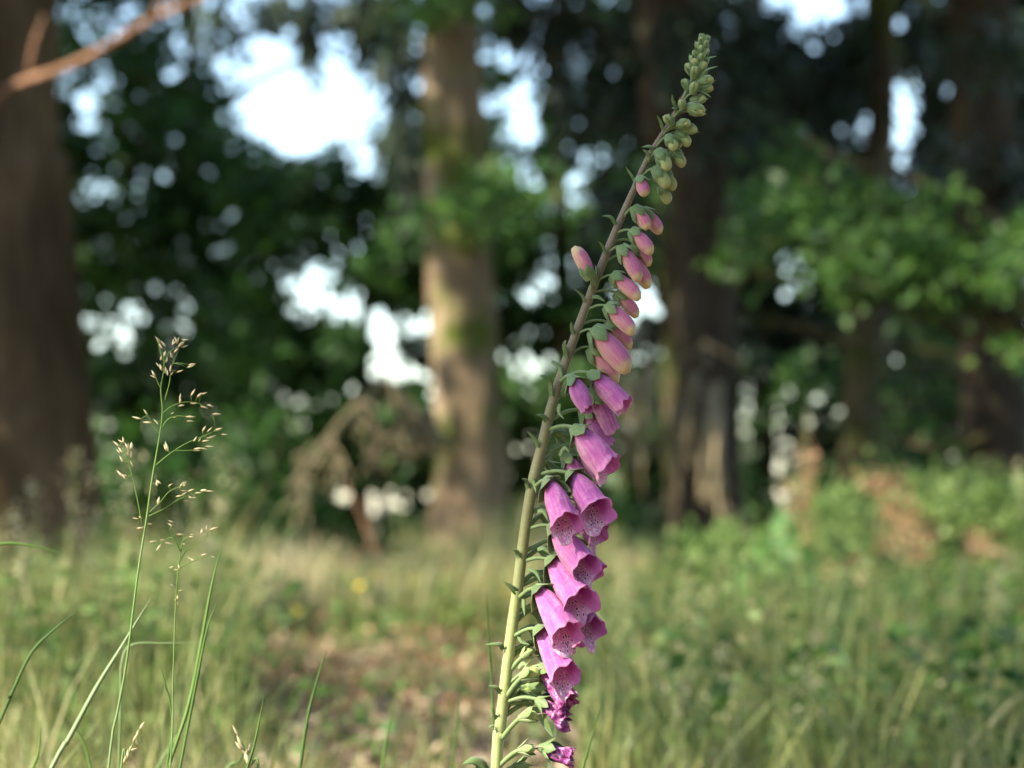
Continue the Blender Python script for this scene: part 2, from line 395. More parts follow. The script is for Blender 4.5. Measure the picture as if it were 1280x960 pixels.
def tree(name, label, trunk_px, D, widths, bark_m, lobes, leaf_m, leaf, aspect, density, roots=0, top=9.0, upper=(), upper_leaf=0.30,
         upper_density=3.2, droop=0.3, limbs=True, group=None, spread=0.16, extra=None, shell=0.45):
    """trunk_px: outline centre line in the photo at distance D, bottom to top; continues up to height `top`"""
    reseed(label)
    p = [px(x, y, D) for x, y in trunk_px]
    base = p[0].copy(); base.z = float(gz(base.x, base.y)) - 0.06
    pts = [base] + p[1:]
    d = (p[-1] - p[-2]).normalized() if len(p) > 1 else Vector((0, 0, 1))
    rem = top - p[-1].z
    if rem > 0.5: pts.append(p[-1] + Vector((d.x * 0.3, 0, 1)).normalized() * rem)
    rad = [w_ * 0.5 * D / F for w_ in widths]
    if rem > 0.5: rad.append(rad[-1] * 0.35)
    t = thing(name, base, label, 'tree', group)
    seed = int(abs(trunk_px[0][0])) % 17
    # sample rad per control point
    mb = trunk_tube(pts, rad, seed, roots)
    tr = mb.build('trunk', bark_m, t, base)
    all_l = list(lobes)
    cv = [crown_mesh(all_l, leaf, aspect, density, droop, spread, shell)] if all_l else []
    if upper: cv.append(crown_mesh(upper, upper_leaf, 0.6, upper_density, droop, 0.4))
    if cv:
        off = 0; V, Fc, T = [], [], []
        for v, f, tt in cv: V.append(v); Fc.append(f + off); T.append(tt); off += len(v)
        cr = link('crown', mesh('crown', np.concatenate(V) - np.array(base), np.concatenate(Fc), np.concatenate(T), smooth=False), leaf_m, t)
        cr['kind'] = 'stuff'
    if limbs:
        for k, lb in enumerate((list(lobes) + list(upper))[::(1 if limbs is True else limbs)]):
            c = Vector(lb[0]); zt = max(base.z + 0.5, min(c.z - 0.25 * abs(c.x - base.x) - 0.2, top - 0.3))
            # point of the trunk at height zt
            best = min(spline(pts, 60), key=lambda q_: abs(q_.z - zt))
            mid = best.lerp(c, 0.55) + Vector((0, 0, 0.12 * (c - best).length * 0.5))
            L_ = (c - best).length; r0 = min(rad[-1] * 1.3 + 0.012, 0.012 + 0.012 * L_)
            lm = MB(); lm.tube(spline([best, mid, c], 9), list(np.linspace(r0, r0 * 0.2, 9)), 7, 0.5, rough=0.15, seed=k)
            rr = np.array(lb[1])
            for j in range(5):
                e = c + Vector(rng.normal(size=3) * rr * 0.55)
                lm.tube(spline([mid.lerp(c, 0.3 + 0.14 * j), c.lerp(e, 0.5) + Vector((0, 0, 0.03)), e], 5), list(np.linspace(r0 * 0.35, 0.003, 5)), 5)
            lm.build('limb', bark_m, t, base)
    if extra: extra(t, base)
    return t

def U(x, y, z, rx, ry, rz, d=1.0): return (Vector((x, y, z)), (rx, ry, rz), d)

# --- thick spruce at the left edge
def twig_extra(t, base):
    mb = MB()
    mb.tube(spline([px(-40, 165, 11.2), px(10, 112, 10.9), px(80, 85, 10.6), px(130, 60, 10.4), px(190, 25, 10.3), px(262, -8, 10.2), px(340, -60, 10.1)], 26),
            list(np.linspace(0.019, 0.017, 26)), 8, 0.5, rough=0.25, seed=3)
    mb.tube(spline([px(38, 100, 10.8), px(42, 60, 10.7), px(55, 20, 10.7)], 8), list(np.linspace(0.018, 0.007, 8)), 6)
    mb.tube(spline([px(190, 25, 10.3), px(200, 5, 10.2), px(240, -30, 10.2)], 8), list(np.linspace(0.014, 0.006, 8)), 6)
    mb.build('bare_branch', M['twig'], t, base)
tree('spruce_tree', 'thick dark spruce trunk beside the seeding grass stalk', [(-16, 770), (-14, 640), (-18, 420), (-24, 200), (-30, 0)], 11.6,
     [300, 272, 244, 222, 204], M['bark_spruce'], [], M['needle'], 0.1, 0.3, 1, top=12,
     upper=[U(-2.6, 11.5, 5.4, 2.6, 2.4, 1.2, .6), U(-2.2, 12, 7.2, 2.8, 2.8, 1.6), U(-2.3, 12, 9.6, 2, 2, 1.8)], extra=twig_extra, limbs=True)

# --- sunlit trunk in the middle
def dead_bough(t, base):
    mb = MB()
    a = px(560, 560, 14.6)
    def bough(tip, lift, n, D1):
        b = px(tip[0], tip[1], D1); m = a.lerp(b, 0.5) + Vector((0, 0, lift))
        path = spline([a, m, b], 22)
        mb.tube(path, list(np.linspace(0.026, 0.008, 22)), 6, 0.6)
        for k in range(n):
            p = path[int(4 + rng.uniform() * 17)]; ln = rng.uniform(0.08, 0.3)
            e = p + Vector((rng.normal() * 0.12, rng.normal() * 0.1, -ln))
            mb.tube(spline([p, p.lerp(e, 0.4) + Vector((rng.normal() * 0.04, 0, 0.06)), e], 6), list(np.linspace(0.013, 0.005, 6)), 4, rng.uniform(0.3, 1))
            for j in range(4):
                s_ = p.lerp(e, rng.uniform(0.2, 1)); g = s_ + Vector((rng.normal() * 0.06, rng.normal() * 0.05, -rng.uniform(0.03, 0.14)))
                mb.tube([s_, s_.lerp(g, .5) + Vector((0.01, 0, 0)), g], [0.008, 0.007, 0.003], 3, rng.uniform(0.3, 1))
    bough((360, 610), 0.36, 9, 13.8); bough((390, 585), 0.40, 6, 14.1); bough((455, 570), 0.12, 5, 14.3)
    mb.build('dead_bough', M['deadtwig'], t, base)
    mb = MB(); mb.tube(spline([px(455, 650, 13.6), px(470, 690, 13.6), px(487, 720, 13.6)], 8), [0.011] * 8, 7); mb.tube(spline([px(470, 690, 13.6), px(450, 640, 13.6), px(430, 600, 13.6)], 8), list(np.linspace(0.010, 0.005, 8)), 7)
    mb.build('fallen_limb', M['twig'], t, base)
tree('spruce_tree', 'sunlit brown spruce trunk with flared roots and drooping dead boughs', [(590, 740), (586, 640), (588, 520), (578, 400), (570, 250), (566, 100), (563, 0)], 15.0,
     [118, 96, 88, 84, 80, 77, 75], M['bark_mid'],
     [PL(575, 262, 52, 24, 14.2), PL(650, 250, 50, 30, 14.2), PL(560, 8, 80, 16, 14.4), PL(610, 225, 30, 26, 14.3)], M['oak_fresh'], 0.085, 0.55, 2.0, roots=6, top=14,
     upper=[U(-0.3, 14.5, 6.2, 3.0, 2.6, 1.2), U(-0.3, 15, 8.5, 2.6, 2.6, 1.8), U(-0.4, 15, 11.5, 1.9, 1.9, 2)], extra=dead_bough)

# --- dark spruces on the right with hanging dead branches
def hanging(boxes, D, n):
    def fn(t, base):
        mb = MB()
        for (x0, x1, y0, y1) in boxes:
            for k in range(n):
                x = rng.uniform(x0, x1); y = rng.uniform(y0, y0 + 0.35 * (y1 - y0)); y2 = min(y1, y + rng.uniform(0.35, 0.8) * (y1 - y0))
                d = D + rng.uniform(-0.25, 0.25)
                a, b = px(x, y, d), px(x + rng.normal() * 10, y2, d + rng.normal() * 0.05)
                mb.tube(spline([a, a.lerp(b, .5) + Vector((rng.normal() * 0.02, 0, 0)), b], 7), list(np.linspace(0.026, 0.010, 7)), 5, rng.uniform(0.2, 1))
                for j in range(6):
                    s_ = a.lerp(b, rng.uniform(0.05, 1)); g = s_ + Vector((rng.normal() * 0.05, rng.normal() * 0.05, -rng.uniform(0.05, 0.16)))
                    mb.tube([s_, s_.lerp(g, .5), g], [0.006, 0.005, 0.002], 3, rng.uniform(0.2, 1))
            # the bough that carries them
            mb.tube(spline([px((x0 + x1) / 2, y0 - 14, D + 1.2), px((x0 + x1) / 2, y0 - 20, D + .4), px((x0 + x1) / 2, y0 + 10, D - .2)], 8), list(np.linspace(0.03, 0.012, 8)), 6, 0.4)
            mb.tube(spline([px(x0, y0 + 6, D), px((x0 + x1) / 2, y0 - 16, D), px(x1, y0 + 6, D)], 8), [0.012] * 8, 6, 0.4)
        mb.build('hanging_dead_twigs', M['deadtwig'], t, base)
    return fn
def side_branches(specs, D):
    def fn(t, base):
        for s_ in specs:
            mb = MB(); path = spline([px(x, y, D + 0.2 * k) for k, (x, y) in enumerate(s_)], 16)
            mb.tube(path, list(np.linspace(0.026, 0.006, 16)), 7, 0.5, rough=0.2)
            for k in range(14):
                p = path[int(rng.integers(3, 16))]; e = p + Vector((rng.normal() * 0.15, rng.normal() * 0.1, rng.normal() * 0.12 - 0.04))
                mb.tube([p, p.lerp(e, .5) + Vector((0, 0, .02)), e], [0.006, 0.005, 0.002], 4)
            mb.build('dead_branch', M['bark_thin'], t, base)
    return fn
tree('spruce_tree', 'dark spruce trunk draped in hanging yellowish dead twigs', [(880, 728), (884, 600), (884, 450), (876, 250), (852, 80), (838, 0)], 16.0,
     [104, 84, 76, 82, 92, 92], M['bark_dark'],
     [PL(860, 40, 60, 70, 15.2, dens=.9), PL(890, 170, 40, 50, 15.2, dens=.6), PL(700, 40, 70, 60, 16.5), PL(790, 90, 50, 110, 16.3, dens=1.3), PL(930, 120, 45, 130, 16.6), PL(720, 150, 40, 60, 17), PL(960, 60, 40, 60, 17), PL(770, 260, 40, 70, 17, dens=.7), PL(640, 10, 50, 30, 16.5)],
     M['needle'], 0.16, 0.3, 3.0, roots=5, top=14, droop=1.6, upper=[U(1.3, 15.5, 6.0, 3.0, 2.8, 1.3), U(1.2, 16, 8.6, 2.4, 2.4, 1.8), U(1.2, 16, 11.5, 1.8, 1.8, 2)],
     extra=hanging([(838, 930, 450, 690), (785, 815, 420, 600)], 15.0, 8))
tree('spruce_tree', 'slender mossy trunk rising through the low green oak boughs', [(1066, 724), (1070, 620), (1080, 450), (1096, 200), (1104, 0)], 17.0,
     [60, 50, 44, 36, 34], M['bark_thin'], [PL(1040, 120, 60, 70, 17.2, dens=1.2), PL(1165, 60, 22, 40, 17.4), PL(1015, 110, 40, 40, 17.4), PL(1160, 240, 40, 50, 17.6), PL(1080, 40, 20, 40, 17.2)], M['needle'], 0.16, 0.3, 3.0, top=12, droop=1.4,
     upper=[U(2.4, 17, 6.5, 2.2, 2.2, 1.6), U(2.4, 17, 9, 1.8, 1.8, 1.8)],
     extra=side_branches([[(1078, 440), (1000, 408), (930, 395), (880, 400)], [(1076, 470), (1150, 455), (1230, 470), (1300, 468)], [(1086, 380), (1160, 398), (1240, 372), (1300, 360)], [(1074, 520), (1130, 500), (1200, 525)]], 16.6))
tree('spruce_tree', 'broad brown spruce trunk behind the brightest oak leaves', [(1246, 732), (1244, 600), (1240, 400), (1234, 200), (1226, 0)], 15.5,
     [112, 88, 84, 82, 84], M['bark_dark'], [PL(1230, 60, 50, 40, 14.8, dens=.7), PL(1215, 190, 40, 40, 14.8, dens=.5), PL(1180, 30, 30, 40, 15.7), PL(1275, 90, 20, 90, 15.8, dens=1.2), PL(1190, 140, 26, 60, 15.8), PL(1270, 220, 30, 60, 15.4)], M['needle'], 0.16, 0.3, 3.0, roots=5, top=14, droop=1.5,
     upper=[U(3.2, 15, 6.2, 3.0, 3.0, 1.4), U(3.0, 15.5, 9, 2.4, 2.4, 2)],
     extra=side_branches([[(1240, 470), (1180, 440), (1110, 436), (1030, 420)], [(1246, 540), (1180, 560), (1110, 548)]], 15.2))

# --- hanging spruce boughs at the top, left of the middle trunk
tree('spruce_tree', 'spruce with dark drooping bough tips against the white sky', [(580, 725), (578, 600), (572, 300), (568, 0)], 21.0, [24, 20, 17, 15], M['bark_thin'],
     [PL(385, 22, 16, 60, 20, dens=1.2), PL(430, 5, 60, 24, 20), PL(490, 60, 22, 90, 20, dens=1.1), PL(350, 6, 40, 18, 20), PL(510, 190, 20, 90, 20.4), PL(275, 30, 30, 40, 20.5), PL(450, 30, 12, 40, 20)],
     M['needle'], 0.17, 0.3, 2.6, top=12, droop=2.2, upper=[U(-1.2, 20, 6.6, 2.4, 2.2, 1.3), U(-1.2, 21, 9, 2, 2, 1.8)])

# --- broadleaved trees behind: crowns filled with leaf clumps, left open where the sky shows through
GAPS = [(365, 110, 75, 80), (425, 140, 38, 48), (300, 20, 30, 45), (470, 120, 16, 50), (385, 355, 36, 24), (478, 450, 24, 16), (530, 470, 10, 16), (1012, 18, 44, 40), (1140, 140, 14, 56), (1095, 140, 12, 40), (640, 130, 13, 24), (705, 190, 12, 22), (780, 200, 8, 16),
        (690, 350, 14, 20), (800, 390, 16, 20), (948, 530, 24, 26), (966, 625, 26, 22), (1200, 530, 20, 18), (455, 628, 20, 7), (112, 150, 12, 14), (690, 10, 26, 12), (660, 60, 20, 20), (990, 360, 18, 10), (930, 310, 12, 14), (165, 420, 18, 14), (115, 225, 22, 10), (720, 265, 18, 18)]
def fill(x0, x1, y0, y1, D, step, rad, dens, keep=1.0):
    reseed(f'{x0} {y0} {D}')
    out = []
    for yy in np.arange(y0, y1, step * 0.8):
        for xx in np.arange(x0, x1, step):
            cx, cy = xx + rng.uniform(-.45, .45) * step, yy + rng.uniform(-.45, .45) * step
            if rng.uniform() > keep: continue
            rr = rad * rng.uniform(0.75, 1.2)
            for k in range(4):
                if any(((cx - g[0]) / (g[2] + rr * .75)) ** 2 + ((cy - g[1]) / (g[3] + rr * .75)) ** 2 < 1 for g in GAPS): rr *= 0.68
            if rr < rad * .3 or any(((cx - g[0]) / (g[2] + rr * .7)) ** 2 + ((cy - g[1]) / (g[3] + rr * .7)) ** 2 < 1 for g in GAPS): continue
            out.append(PL(cx, cy, rr, rr * rng.uniform(.6, .95), D + rng.uniform(-1.2, 1.2), dep=0.5, dens=dens * rng.uniform(.55, 1.35)))
    return out
FD = 2.5
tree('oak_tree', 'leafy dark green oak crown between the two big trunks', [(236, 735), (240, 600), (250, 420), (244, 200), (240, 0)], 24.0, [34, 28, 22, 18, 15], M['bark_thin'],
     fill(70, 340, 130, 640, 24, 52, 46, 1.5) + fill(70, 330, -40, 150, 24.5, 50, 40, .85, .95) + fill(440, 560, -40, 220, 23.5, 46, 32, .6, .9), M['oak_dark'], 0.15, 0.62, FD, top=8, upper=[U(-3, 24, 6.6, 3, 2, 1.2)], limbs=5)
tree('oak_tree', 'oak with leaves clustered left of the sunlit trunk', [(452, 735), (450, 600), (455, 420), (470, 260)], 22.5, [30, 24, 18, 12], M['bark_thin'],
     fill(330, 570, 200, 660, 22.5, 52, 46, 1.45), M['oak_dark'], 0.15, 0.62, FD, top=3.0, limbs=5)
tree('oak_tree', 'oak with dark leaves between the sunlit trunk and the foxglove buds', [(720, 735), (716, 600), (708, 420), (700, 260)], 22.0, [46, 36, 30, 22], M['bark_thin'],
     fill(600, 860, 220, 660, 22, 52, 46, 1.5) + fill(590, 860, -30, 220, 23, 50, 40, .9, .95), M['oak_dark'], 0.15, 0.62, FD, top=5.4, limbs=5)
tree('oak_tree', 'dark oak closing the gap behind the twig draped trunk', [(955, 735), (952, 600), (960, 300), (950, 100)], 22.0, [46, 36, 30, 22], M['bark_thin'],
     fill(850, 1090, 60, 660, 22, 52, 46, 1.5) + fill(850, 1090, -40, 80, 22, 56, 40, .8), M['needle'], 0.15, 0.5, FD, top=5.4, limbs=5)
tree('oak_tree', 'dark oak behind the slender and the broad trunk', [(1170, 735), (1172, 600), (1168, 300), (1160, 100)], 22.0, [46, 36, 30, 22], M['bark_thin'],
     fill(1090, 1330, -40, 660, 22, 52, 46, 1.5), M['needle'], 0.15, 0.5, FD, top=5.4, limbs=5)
tree('oak_tree', 'oak with broad sprays of green leaves hanging low before the dark trunks', [(1346, 760), (1340, 600), (1336, 400), (1330, 150)], 12.0, [70, 58, 50, 44], M['bark_thin'],
     [PL(1010, 240, 60, 40, 12.2), PL(1060, 300, 80, 50, 12), PL(1150, 310, 80, 50, 11.8), PL(1210, 340, 70, 44, 11.8), PL(960, 300, 60, 36, 12.4, dens=.6), PL(1130, 260, 60, 30, 12), PL(1275, 315, 34, 44, 11.2, dens=1.2), PL(930, 340, 40, 24, 12.4, dens=.4), PL(1270, 440, 34, 20, 11.6, dens=.5), PL(1000, 190, 30, 24, 12.4, dens=.5), PL(1080, 350, 60, 30, 12), PL(1160, 365, 50, 22, 12)],
     M['oak'], 0.075, 0.55, 2.4, top=7, upper=[U(3.4, 11.5, 4.6, 1.8, 1.8, 1.0), U(3.0, 12, 6.2, 2.4, 2, 1.4)])
tree('oak_tree', 'oak with mid green leaf sprays behind the upper foxglove buds', [(850, 735), (846, 600), (838, 420), (830, 290)], 19.0, [36, 28, 22, 16], M['bark_thin'],
     [PL(870, 255, 60, 34, 18.5), PL(900, 300, 50, 34, 18.5, dens=.7), PL(800, 260, 36, 30, 18.5, dens=.7), PL(940, 250, 44, 36, 18.6), PL(740, 240, 40, 30, 18.6, dens=.8)], M['oak_fresh'], 0.10, 0.6, 2.2, top=3.0)

# --- dark undergrowth that closes the view between the trunks
def bush(name, label, cat, lobes, mat, leaf, aspect, density, group=None, stems=6, droop=0.1, stem_mat=None, thick=1.0):
    reseed(label); c0 = lobes[0][0]; base = Vector((c0.x, c0.y, float(gz(c0.x, c0.y)) - 0.03))
    t = thing(name, base, label, cat, group)
    v, f, tn = crown_mesh(lobes, leaf, aspect, density, droop, spread=0.12)
    v[:, 2] = np.maximum(v[:, 2], base.z + 0.02)
    o = link('foliage', mesh('foliage', v - np.array(base), f, tn, smooth=False), mat, t); o['kind'] = 'stuff'
    mb = MB()
    for k in range(stems):
        c, r = lobes[k % len(lobes)][:2]
        e = Vector(c) + Vector(rng.normal(size=3) * np.array(r) * 0.4)
        b = base + Vector((rng.normal() * 0.08, rng.normal() * 0.08, 0)); m = b.lerp(e, .5) + Vector((0, 0, .08))
        mb.tube(spline([b, m, e], 8), list(np.linspace(0.009 * thick, 0.003 * thick, 8)), 5)
    mb.build('stem', stem_mat or M['bark_thin'], t, base)
    return t
for lab, lbs in [('dark holly bush at the foot of the leafy oak', [PL(320, 560, 60, 60, 18), PL(290, 630, 60, 50, 18)]),
                 ('dark bush filling the gap beside the thick left trunk', [PL(180, 590, 70, 70, 17), PL(130, 640, 60, 50, 17), PL(240, 640, 50, 50, 17)]),
                 ('low dark bush under the drooping dead boughs', [PL(420, 690, 60, 40, 19), PL(500, 690, 40, 40, 19), PL(360, 660, 40, 50, 19)]),
                 ('dark bush behind the lowest foxglove flowers', [PL(700, 660, 50, 50, 19), PL(650, 680, 50, 40, 19), PL(770, 650, 50, 50, 19)]),
                 ('dark bush between the twig draped trunk and the slender one', [PL(1000, 620, 50, 40, 20), PL(960, 700, 60, 30, 20), PL(920, 560, 30, 60, 20, dens=.6), PL(1010, 480, 50, 40, 20, dens=.9)]),
                 ('dark bush between the slender trunk and the broad one', [PL(1140, 600, 60, 50, 19), PL(1190, 640, 60, 40, 19), PL(1130, 510, 50, 40, 19, dens=.8), PL(1200, 470, 60, 40, 19, dens=.9), PL(1180, 400, 60, 40, 19.4, dens=.9)])]:
    bush('holly_bush', lab, 'bush', lbs, M['oak_dark'], 0.10, 0.6, 3.0, 'dark bushes under the trees')

# --- green brambles and nettles on the right
for lab, lbs, mt in [
    ('pale green leafy bramble under the twig draped trunk', [PL(890, 690, 36, 24, 9.5), PL(930, 720, 44, 40, 9.5), PL(860, 740, 40, 40, 9.5)], 'bramble'),
    ('bluish green nettle clump at the foot of the slender trunk', [PL(1060, 660, 50, 34, 11), PL(1010, 690, 44, 34, 11), PL(1080, 720, 60, 40, 11)], 'bramble'),
    ('broad nettle clump in front of the broad brown trunk', [PL(1180, 650, 70, 36, 11.5), PL(1250, 640, 60, 36, 11.5), PL(1200, 710, 70, 40, 11.5)], 'bramble'),
    ('leafy bramble with brown leaves among the nettles', [PL(1040, 740, 50, 36, 8.5, dens=.8), PL(1110, 760, 50, 40, 8.5, dens=.8)], 'bramble'),
    ('green bramble spreading low by the right hand grass', [PL(1240, 760, 50, 40, 8.5, dens=.8), PL(1180, 780, 50, 34, 8.5, dens=.7)], 'bramble'),
    ('tall bramble arching before the slender trunk', [PL(1100, 640, 60, 40, 12), PL(1030, 650, 40, 40, 12), PL(1060, 700, 60, 40, 12)], 'bramble'),
    ('tall nettles standing against the broad brown trunk', [PL(1220, 620, 60, 36, 12.5), PL(1170, 640, 40, 44, 12.5), PL(1270, 660, 40, 50, 12.5)], 'bramble'),
    ('green bramble at the foot of the twig draped trunk', [PL(830, 700, 40, 30, 12.5), PL(880, 710, 50, 30, 12.5), PL(940, 690, 40, 34, 12.5)], 'bramble'),
    ('small pale bramble shoot beside the foxglove bells', [PL(950, 740, 30, 50, 7.5, dens=.6), PL(980, 700, 26, 30, 7.5, dens=.6)], 'oak_fresh')]:
    bush('bramble_bush', lab, 'bush', lbs, M[mt], 0.06, 0.6, 2.2, 'green undergrowth on the right', stem_mat=M['bramble'])
for lab, lbs in [('tall rusty dock seed spike above the nettles', [PL(1102, 606, 15, 20, 9)]),
                 ('bunch of curled brown dead leaves beside the rusty dock', [PL(1128, 645, 18, 22, 9), PL(1146, 664, 18, 12, 9), PL(1136, 690, 16, 22, 9)]),
                 ('small pinkish brown dead leaf cluster before the broad trunk', [PL(1222, 680, 22, 12, 9)]),
                 ('thin reddish dock stalk beside the pale twigs', [PL(1006, 592, 9, 26, 9.4), PL(998, 640, 5, 30, 9.4)]),
                 ('brown dead leaves low in the bramble', [PL(1045, 705, 26, 16, 8.6), PL(1070, 720, 16, 14, 8.6)])]:
    bush('dead_dock_plant', lab, 'dead plant', lbs, M['deadleaf'], 0.03, 0.6, 0.55, 'brown dead plants among the nettles', stems=2, thick=.45, stem_mat=M['deadleaf'])

# ------------------------------------------------------------------ unseen trees added to shade the place, some crowns set along sun rays
def off_tree(label, x, y, top, r, uppers, dens=2.6, leaf=0.24):
    reseed(label); base = Vector((x, y, float(gz(x, y)) - .05)); t = thing('oak_tree', base, label, 'tree', 'unseen trees added for shade')
    mb = MB(); mb.tube(spline([base, base + Vector((.1, 0, top * .5)), base + Vector((0, .1, top))], 20), list(np.linspace(r, r * .3, 20)), 14, .5, rough=.12)
    mb.build('trunk', M['bark_spruce'], t, base)
    v, f, tn = crown_mesh(uppers, leaf, .6, dens, .3, 0.3)
    link('crown', mesh('crown', v - np.array(base), f, tn, smooth=False), M['oak'], t)['kind'] = 'stuff'
    for lb in (uppers if len(uppers) < 14 else uppers[-5:]):
        c = Vector(lb[0]); b = base + Vector((0, 0, min(top * .85, max(1.5, c.z - 1.2)))); lm = MB()
        lm.tube(spline([b, b.lerp(c, .5) + Vector((0, 0, .3)), c], 8), list(np.linspace(.07, .02, 8)), 7); lm.build('limb', M['bark_spruce'], t, base)
up_ = Vector((0, 0, 1)) - SUN * SUN.z; up_.normalize(); sd_ = SUN.cross(up_)
def along(pt, s_, v_=0, h_=0): return pt + SUN * s_ + up_ * v_ + sd_ * h_
fx = px(700, 560, 2.0)
sl_ = [(along(fx, 10 + .15 * (k % 2), .17 + .26 * q_, -.75 + .25 * k + .1 * q_), (.21, .21, .17), 3.0) for q_ in range(4) for k in range(7)]
sl_ += [(along(fx, 10.2, 1.9, h_), (.95, .95, .8), 1.2) for h_ in (-1.2, 0, 1.2)] + [(along(fx, 10.2, 2.9, h_), (.95, .95, .8), 1.0) for h_ in (-.8, .6)]
off_tree('oak out of the picture whose boughs shade the foxglove tip', -8.4, -1.0, 8.0, .22, sl_, 3.0, .10)
tk = [px(0, y_, 11.6) for y_ in (640, 500, 360, 200, 40, -100)]
off_tree('oak out of the picture left of the thick trunk', -7.2, 6.0, 8, .3, [(along(q_, 2.3 + .3 * (k % 2)), (.45, .45, .5), 3.0) for k, q_ in enumerate(tk)])
mt_ = [px(580, y_, 15.0) for y_ in (600, 330, 200, 20)]
off_tree('oak out of the picture beyond the thick trunk', -6.6, 12.5, 8, .3, [(along(q_, 6), (.45, .45, .3), .6) for q_ in mt_] + [U(-6.4, 13.6, 7.2, 2.0, 2.0, 1.0, .4)], 2.6, .2)
off_tree('oak out of the picture right of the nettles', 5.2, 9.0, 8, .3, [U(4.8, 8.6, 6, 2.6, 2.6, 1.8), U(5.6, 6, 4, 2, 2, 2)])
off_tree('oak out of the picture behind the viewer', 1.5, -7.0, 9, .3, [U(-2, -8, 2.6, 2.4, 1.6, 2.2), U(1.5, -7.5, 1.8, 2.4, 1.4, 1.6), U(5, -6.5, 2, 2.4, 2, 1.8), U(1.5, -7, 4, 3, 2, 2.6), U(1.2, -7, 7, 3.2, 2.6, 2.4), U(4.6, -6, 4.5, 2.4, 2.4, 3)])
off_tree('oak out of the picture left of the leafy oak', -8.0, 21.0, 9, .3, [U(-7.0, 21.5, 4.2, 1.8, 1.8, 1.6), U(-6.6, 20, 6.0, 2.2, 2.2, 1.6), U(-5.6, 22.5, 5.6, 1.5, 1.8, 1.0), U(-7.2, 18.5, 3.5, 1.6, 1.6, 1.6), U(-7, 21, 8, 2.4, 2.4, 1.4)])
off_tree('oak out of the picture far left of the meadow', -9.5, 1.5, 9, .3, [U(-9.8, 2.5, 3.0, 1.6, 2.2, 2.2), U(-9.6, 6.5, 3.2, 1.6, 2.2, 2.4), U(-10, 11, 3.2, 1.8, 2.4, 2.6)])
md = [Vector((.7, 5.2, 0)), Vector((1.3, 6.4, 0)), Vector((1.9, 8.2, 0)), Vector((1.0, 4.4, 0))]
off_tree('oak out of the picture left of the foxglove', -8.6, 3.6, 8, .26, [(along(q_, 9.6), (.42, .42, .3), 1.0) for q_ in md], 2.4, .14)
off_tree('oak out of the picture at the right edge of the meadow', 7.0, 1.0, 9, .3, [U(7, 1, 4, 2, 3, 3), U(7, 5, 2.6, 1.8, 3, 2.4), U(7, -2, 2, 2, 2, 2), U(7, 1, 7.4, 2.6, 3, 2)])
off_tree('spruce out of the picture above the sunlit trunk', -4.8, 17.0, 9, .22, [U(-2.6, 14.6, 4.9, 1.5, 1.5, .9), U(-1.0, 13.8, 5.0, 1.5, 1.4, .9), U(.8, 14.2, 5.0, 1.6, 1.5, .9), U(2.6, 13.8, 4.9, 1.6, 1.5, .9), U(-1.2, 16.5, 5.4, 2, 1.8, .9), U(1.6, 16.8, 5.6, 2, 1.8, .9), U(1.6, 11.4, 5.2, 1.5, 1.2, .8, .8)])

# ------------------------------------------------------------------ meadow
def blades(x, y, h, wd, tone, bend=0.35, z0=None):
    n = len(x); z = gz(x, y) if z0 is None else z0
    a = rng.uniform(0, 2 * math.pi, n); lean = np.stack([np.cos(a), np.sin(a)], 1) * (rng.uniform(0.05, 1.0, n) * bend)[:, None]
    lean[:, 0] += 0.06
    b = rng.uniform(0, 2 * math.pi, n); sd = np.stack([np.cos(b), np.sin(b), np.zeros(n)], 1)
    base = np.stack([x, y, z - 0.01], 1); V = []
    for k, (t, wf) in enumerate([(0, 1), (0.4, 0.9), (0.75, 0.55), (1, 0.04)]):
        c = base.copy(); c[:, :2] += lean * (h * t * t)[:, None]; c[:, 2] += h * (t - 0.18 * t * t * np.linalg.norm(lean, axis=1) * 2)
        V += [c - sd * (wd * wf / 2)[:, None], c + sd * (wd * wf / 2)[:, None]]
    V = np.stack(V, 1).reshape(-1, 3)
    q = np.array([[0, 1, 3, 2], [2, 3, 5, 4], [4, 5, 7, 6]])
    f = (np.arange(n)[:, None, None] * 8 + q[None]).reshape(-1, 4)
    return V, f, np.repeat(tone, 8)

def patch(n, d0, d1, x0, x1, pw=1.0):
    """n points inside the view wedge: distances d0..d1, photo columns x0..x1"""
    u = rng.uniform(0, 1, n) ** pw; d = d0 + (d1 - d0) * u
    xx = rng.uniform(x0, x1, n); return (xx - 640) / F * d, d
def clumpy(x, y, s=3.0, seed=0.0):
    return 0.5 + 0.5 * np.sin(s * x + 1.7 * np.sin(0.8 * s * y + seed)) * np.cos(s * 0.9 * y + 1.3 * np.sin(s * x + seed))
def grass(name, label, n, d0, d1, x0, x1, h0, h1, wd, tone0, tone1, pw=1.0, bend=0.4, thin=0.0, mat='grass'):
    reseed(label); x, y = patch(n, d0, d1, x0, x1, pw)
    c = clumpy(x, y, 2.6, d0)
    if thin:
        keep = rng.uniform(0, 1, n) < (1 - thin) + thin * c; x, y, c = x[keep], y[keep], c[keep]
    n = len(x)
    h = rng.uniform(h0, h1, n) * (0.35 + 0.8 * c); tone = np.clip(rng.normal(tone0 + (tone1 - tone0) * clumpy(x, y, 1.7, 5.0), 0.15, n), 0, 1)
    v, f, t = blades(x, y, h, wd * rng.uniform(0.6, 1.4, n), tone, bend)
    tag(link(name, mesh(name, v, f, t, smooth=False), M[mat]), label, 'grass', kind='stuff')
grass('meadow_grass', 'tall soft grass in front of the thick left trunk', 6500, 4.8, 10.0, -160, 300, 0.26, 0.64, 0.008, 0.15, 0.75, bend=0.5, thin=0.6)
grass('meadow_grass', 'sparse short grass and straw around the bare earth patch', 3600, 4.0, 10.0, 220, 760, 0.03, 0.12, 0.007, 0.3, 0.95, bend=0.9, thin=0.8)
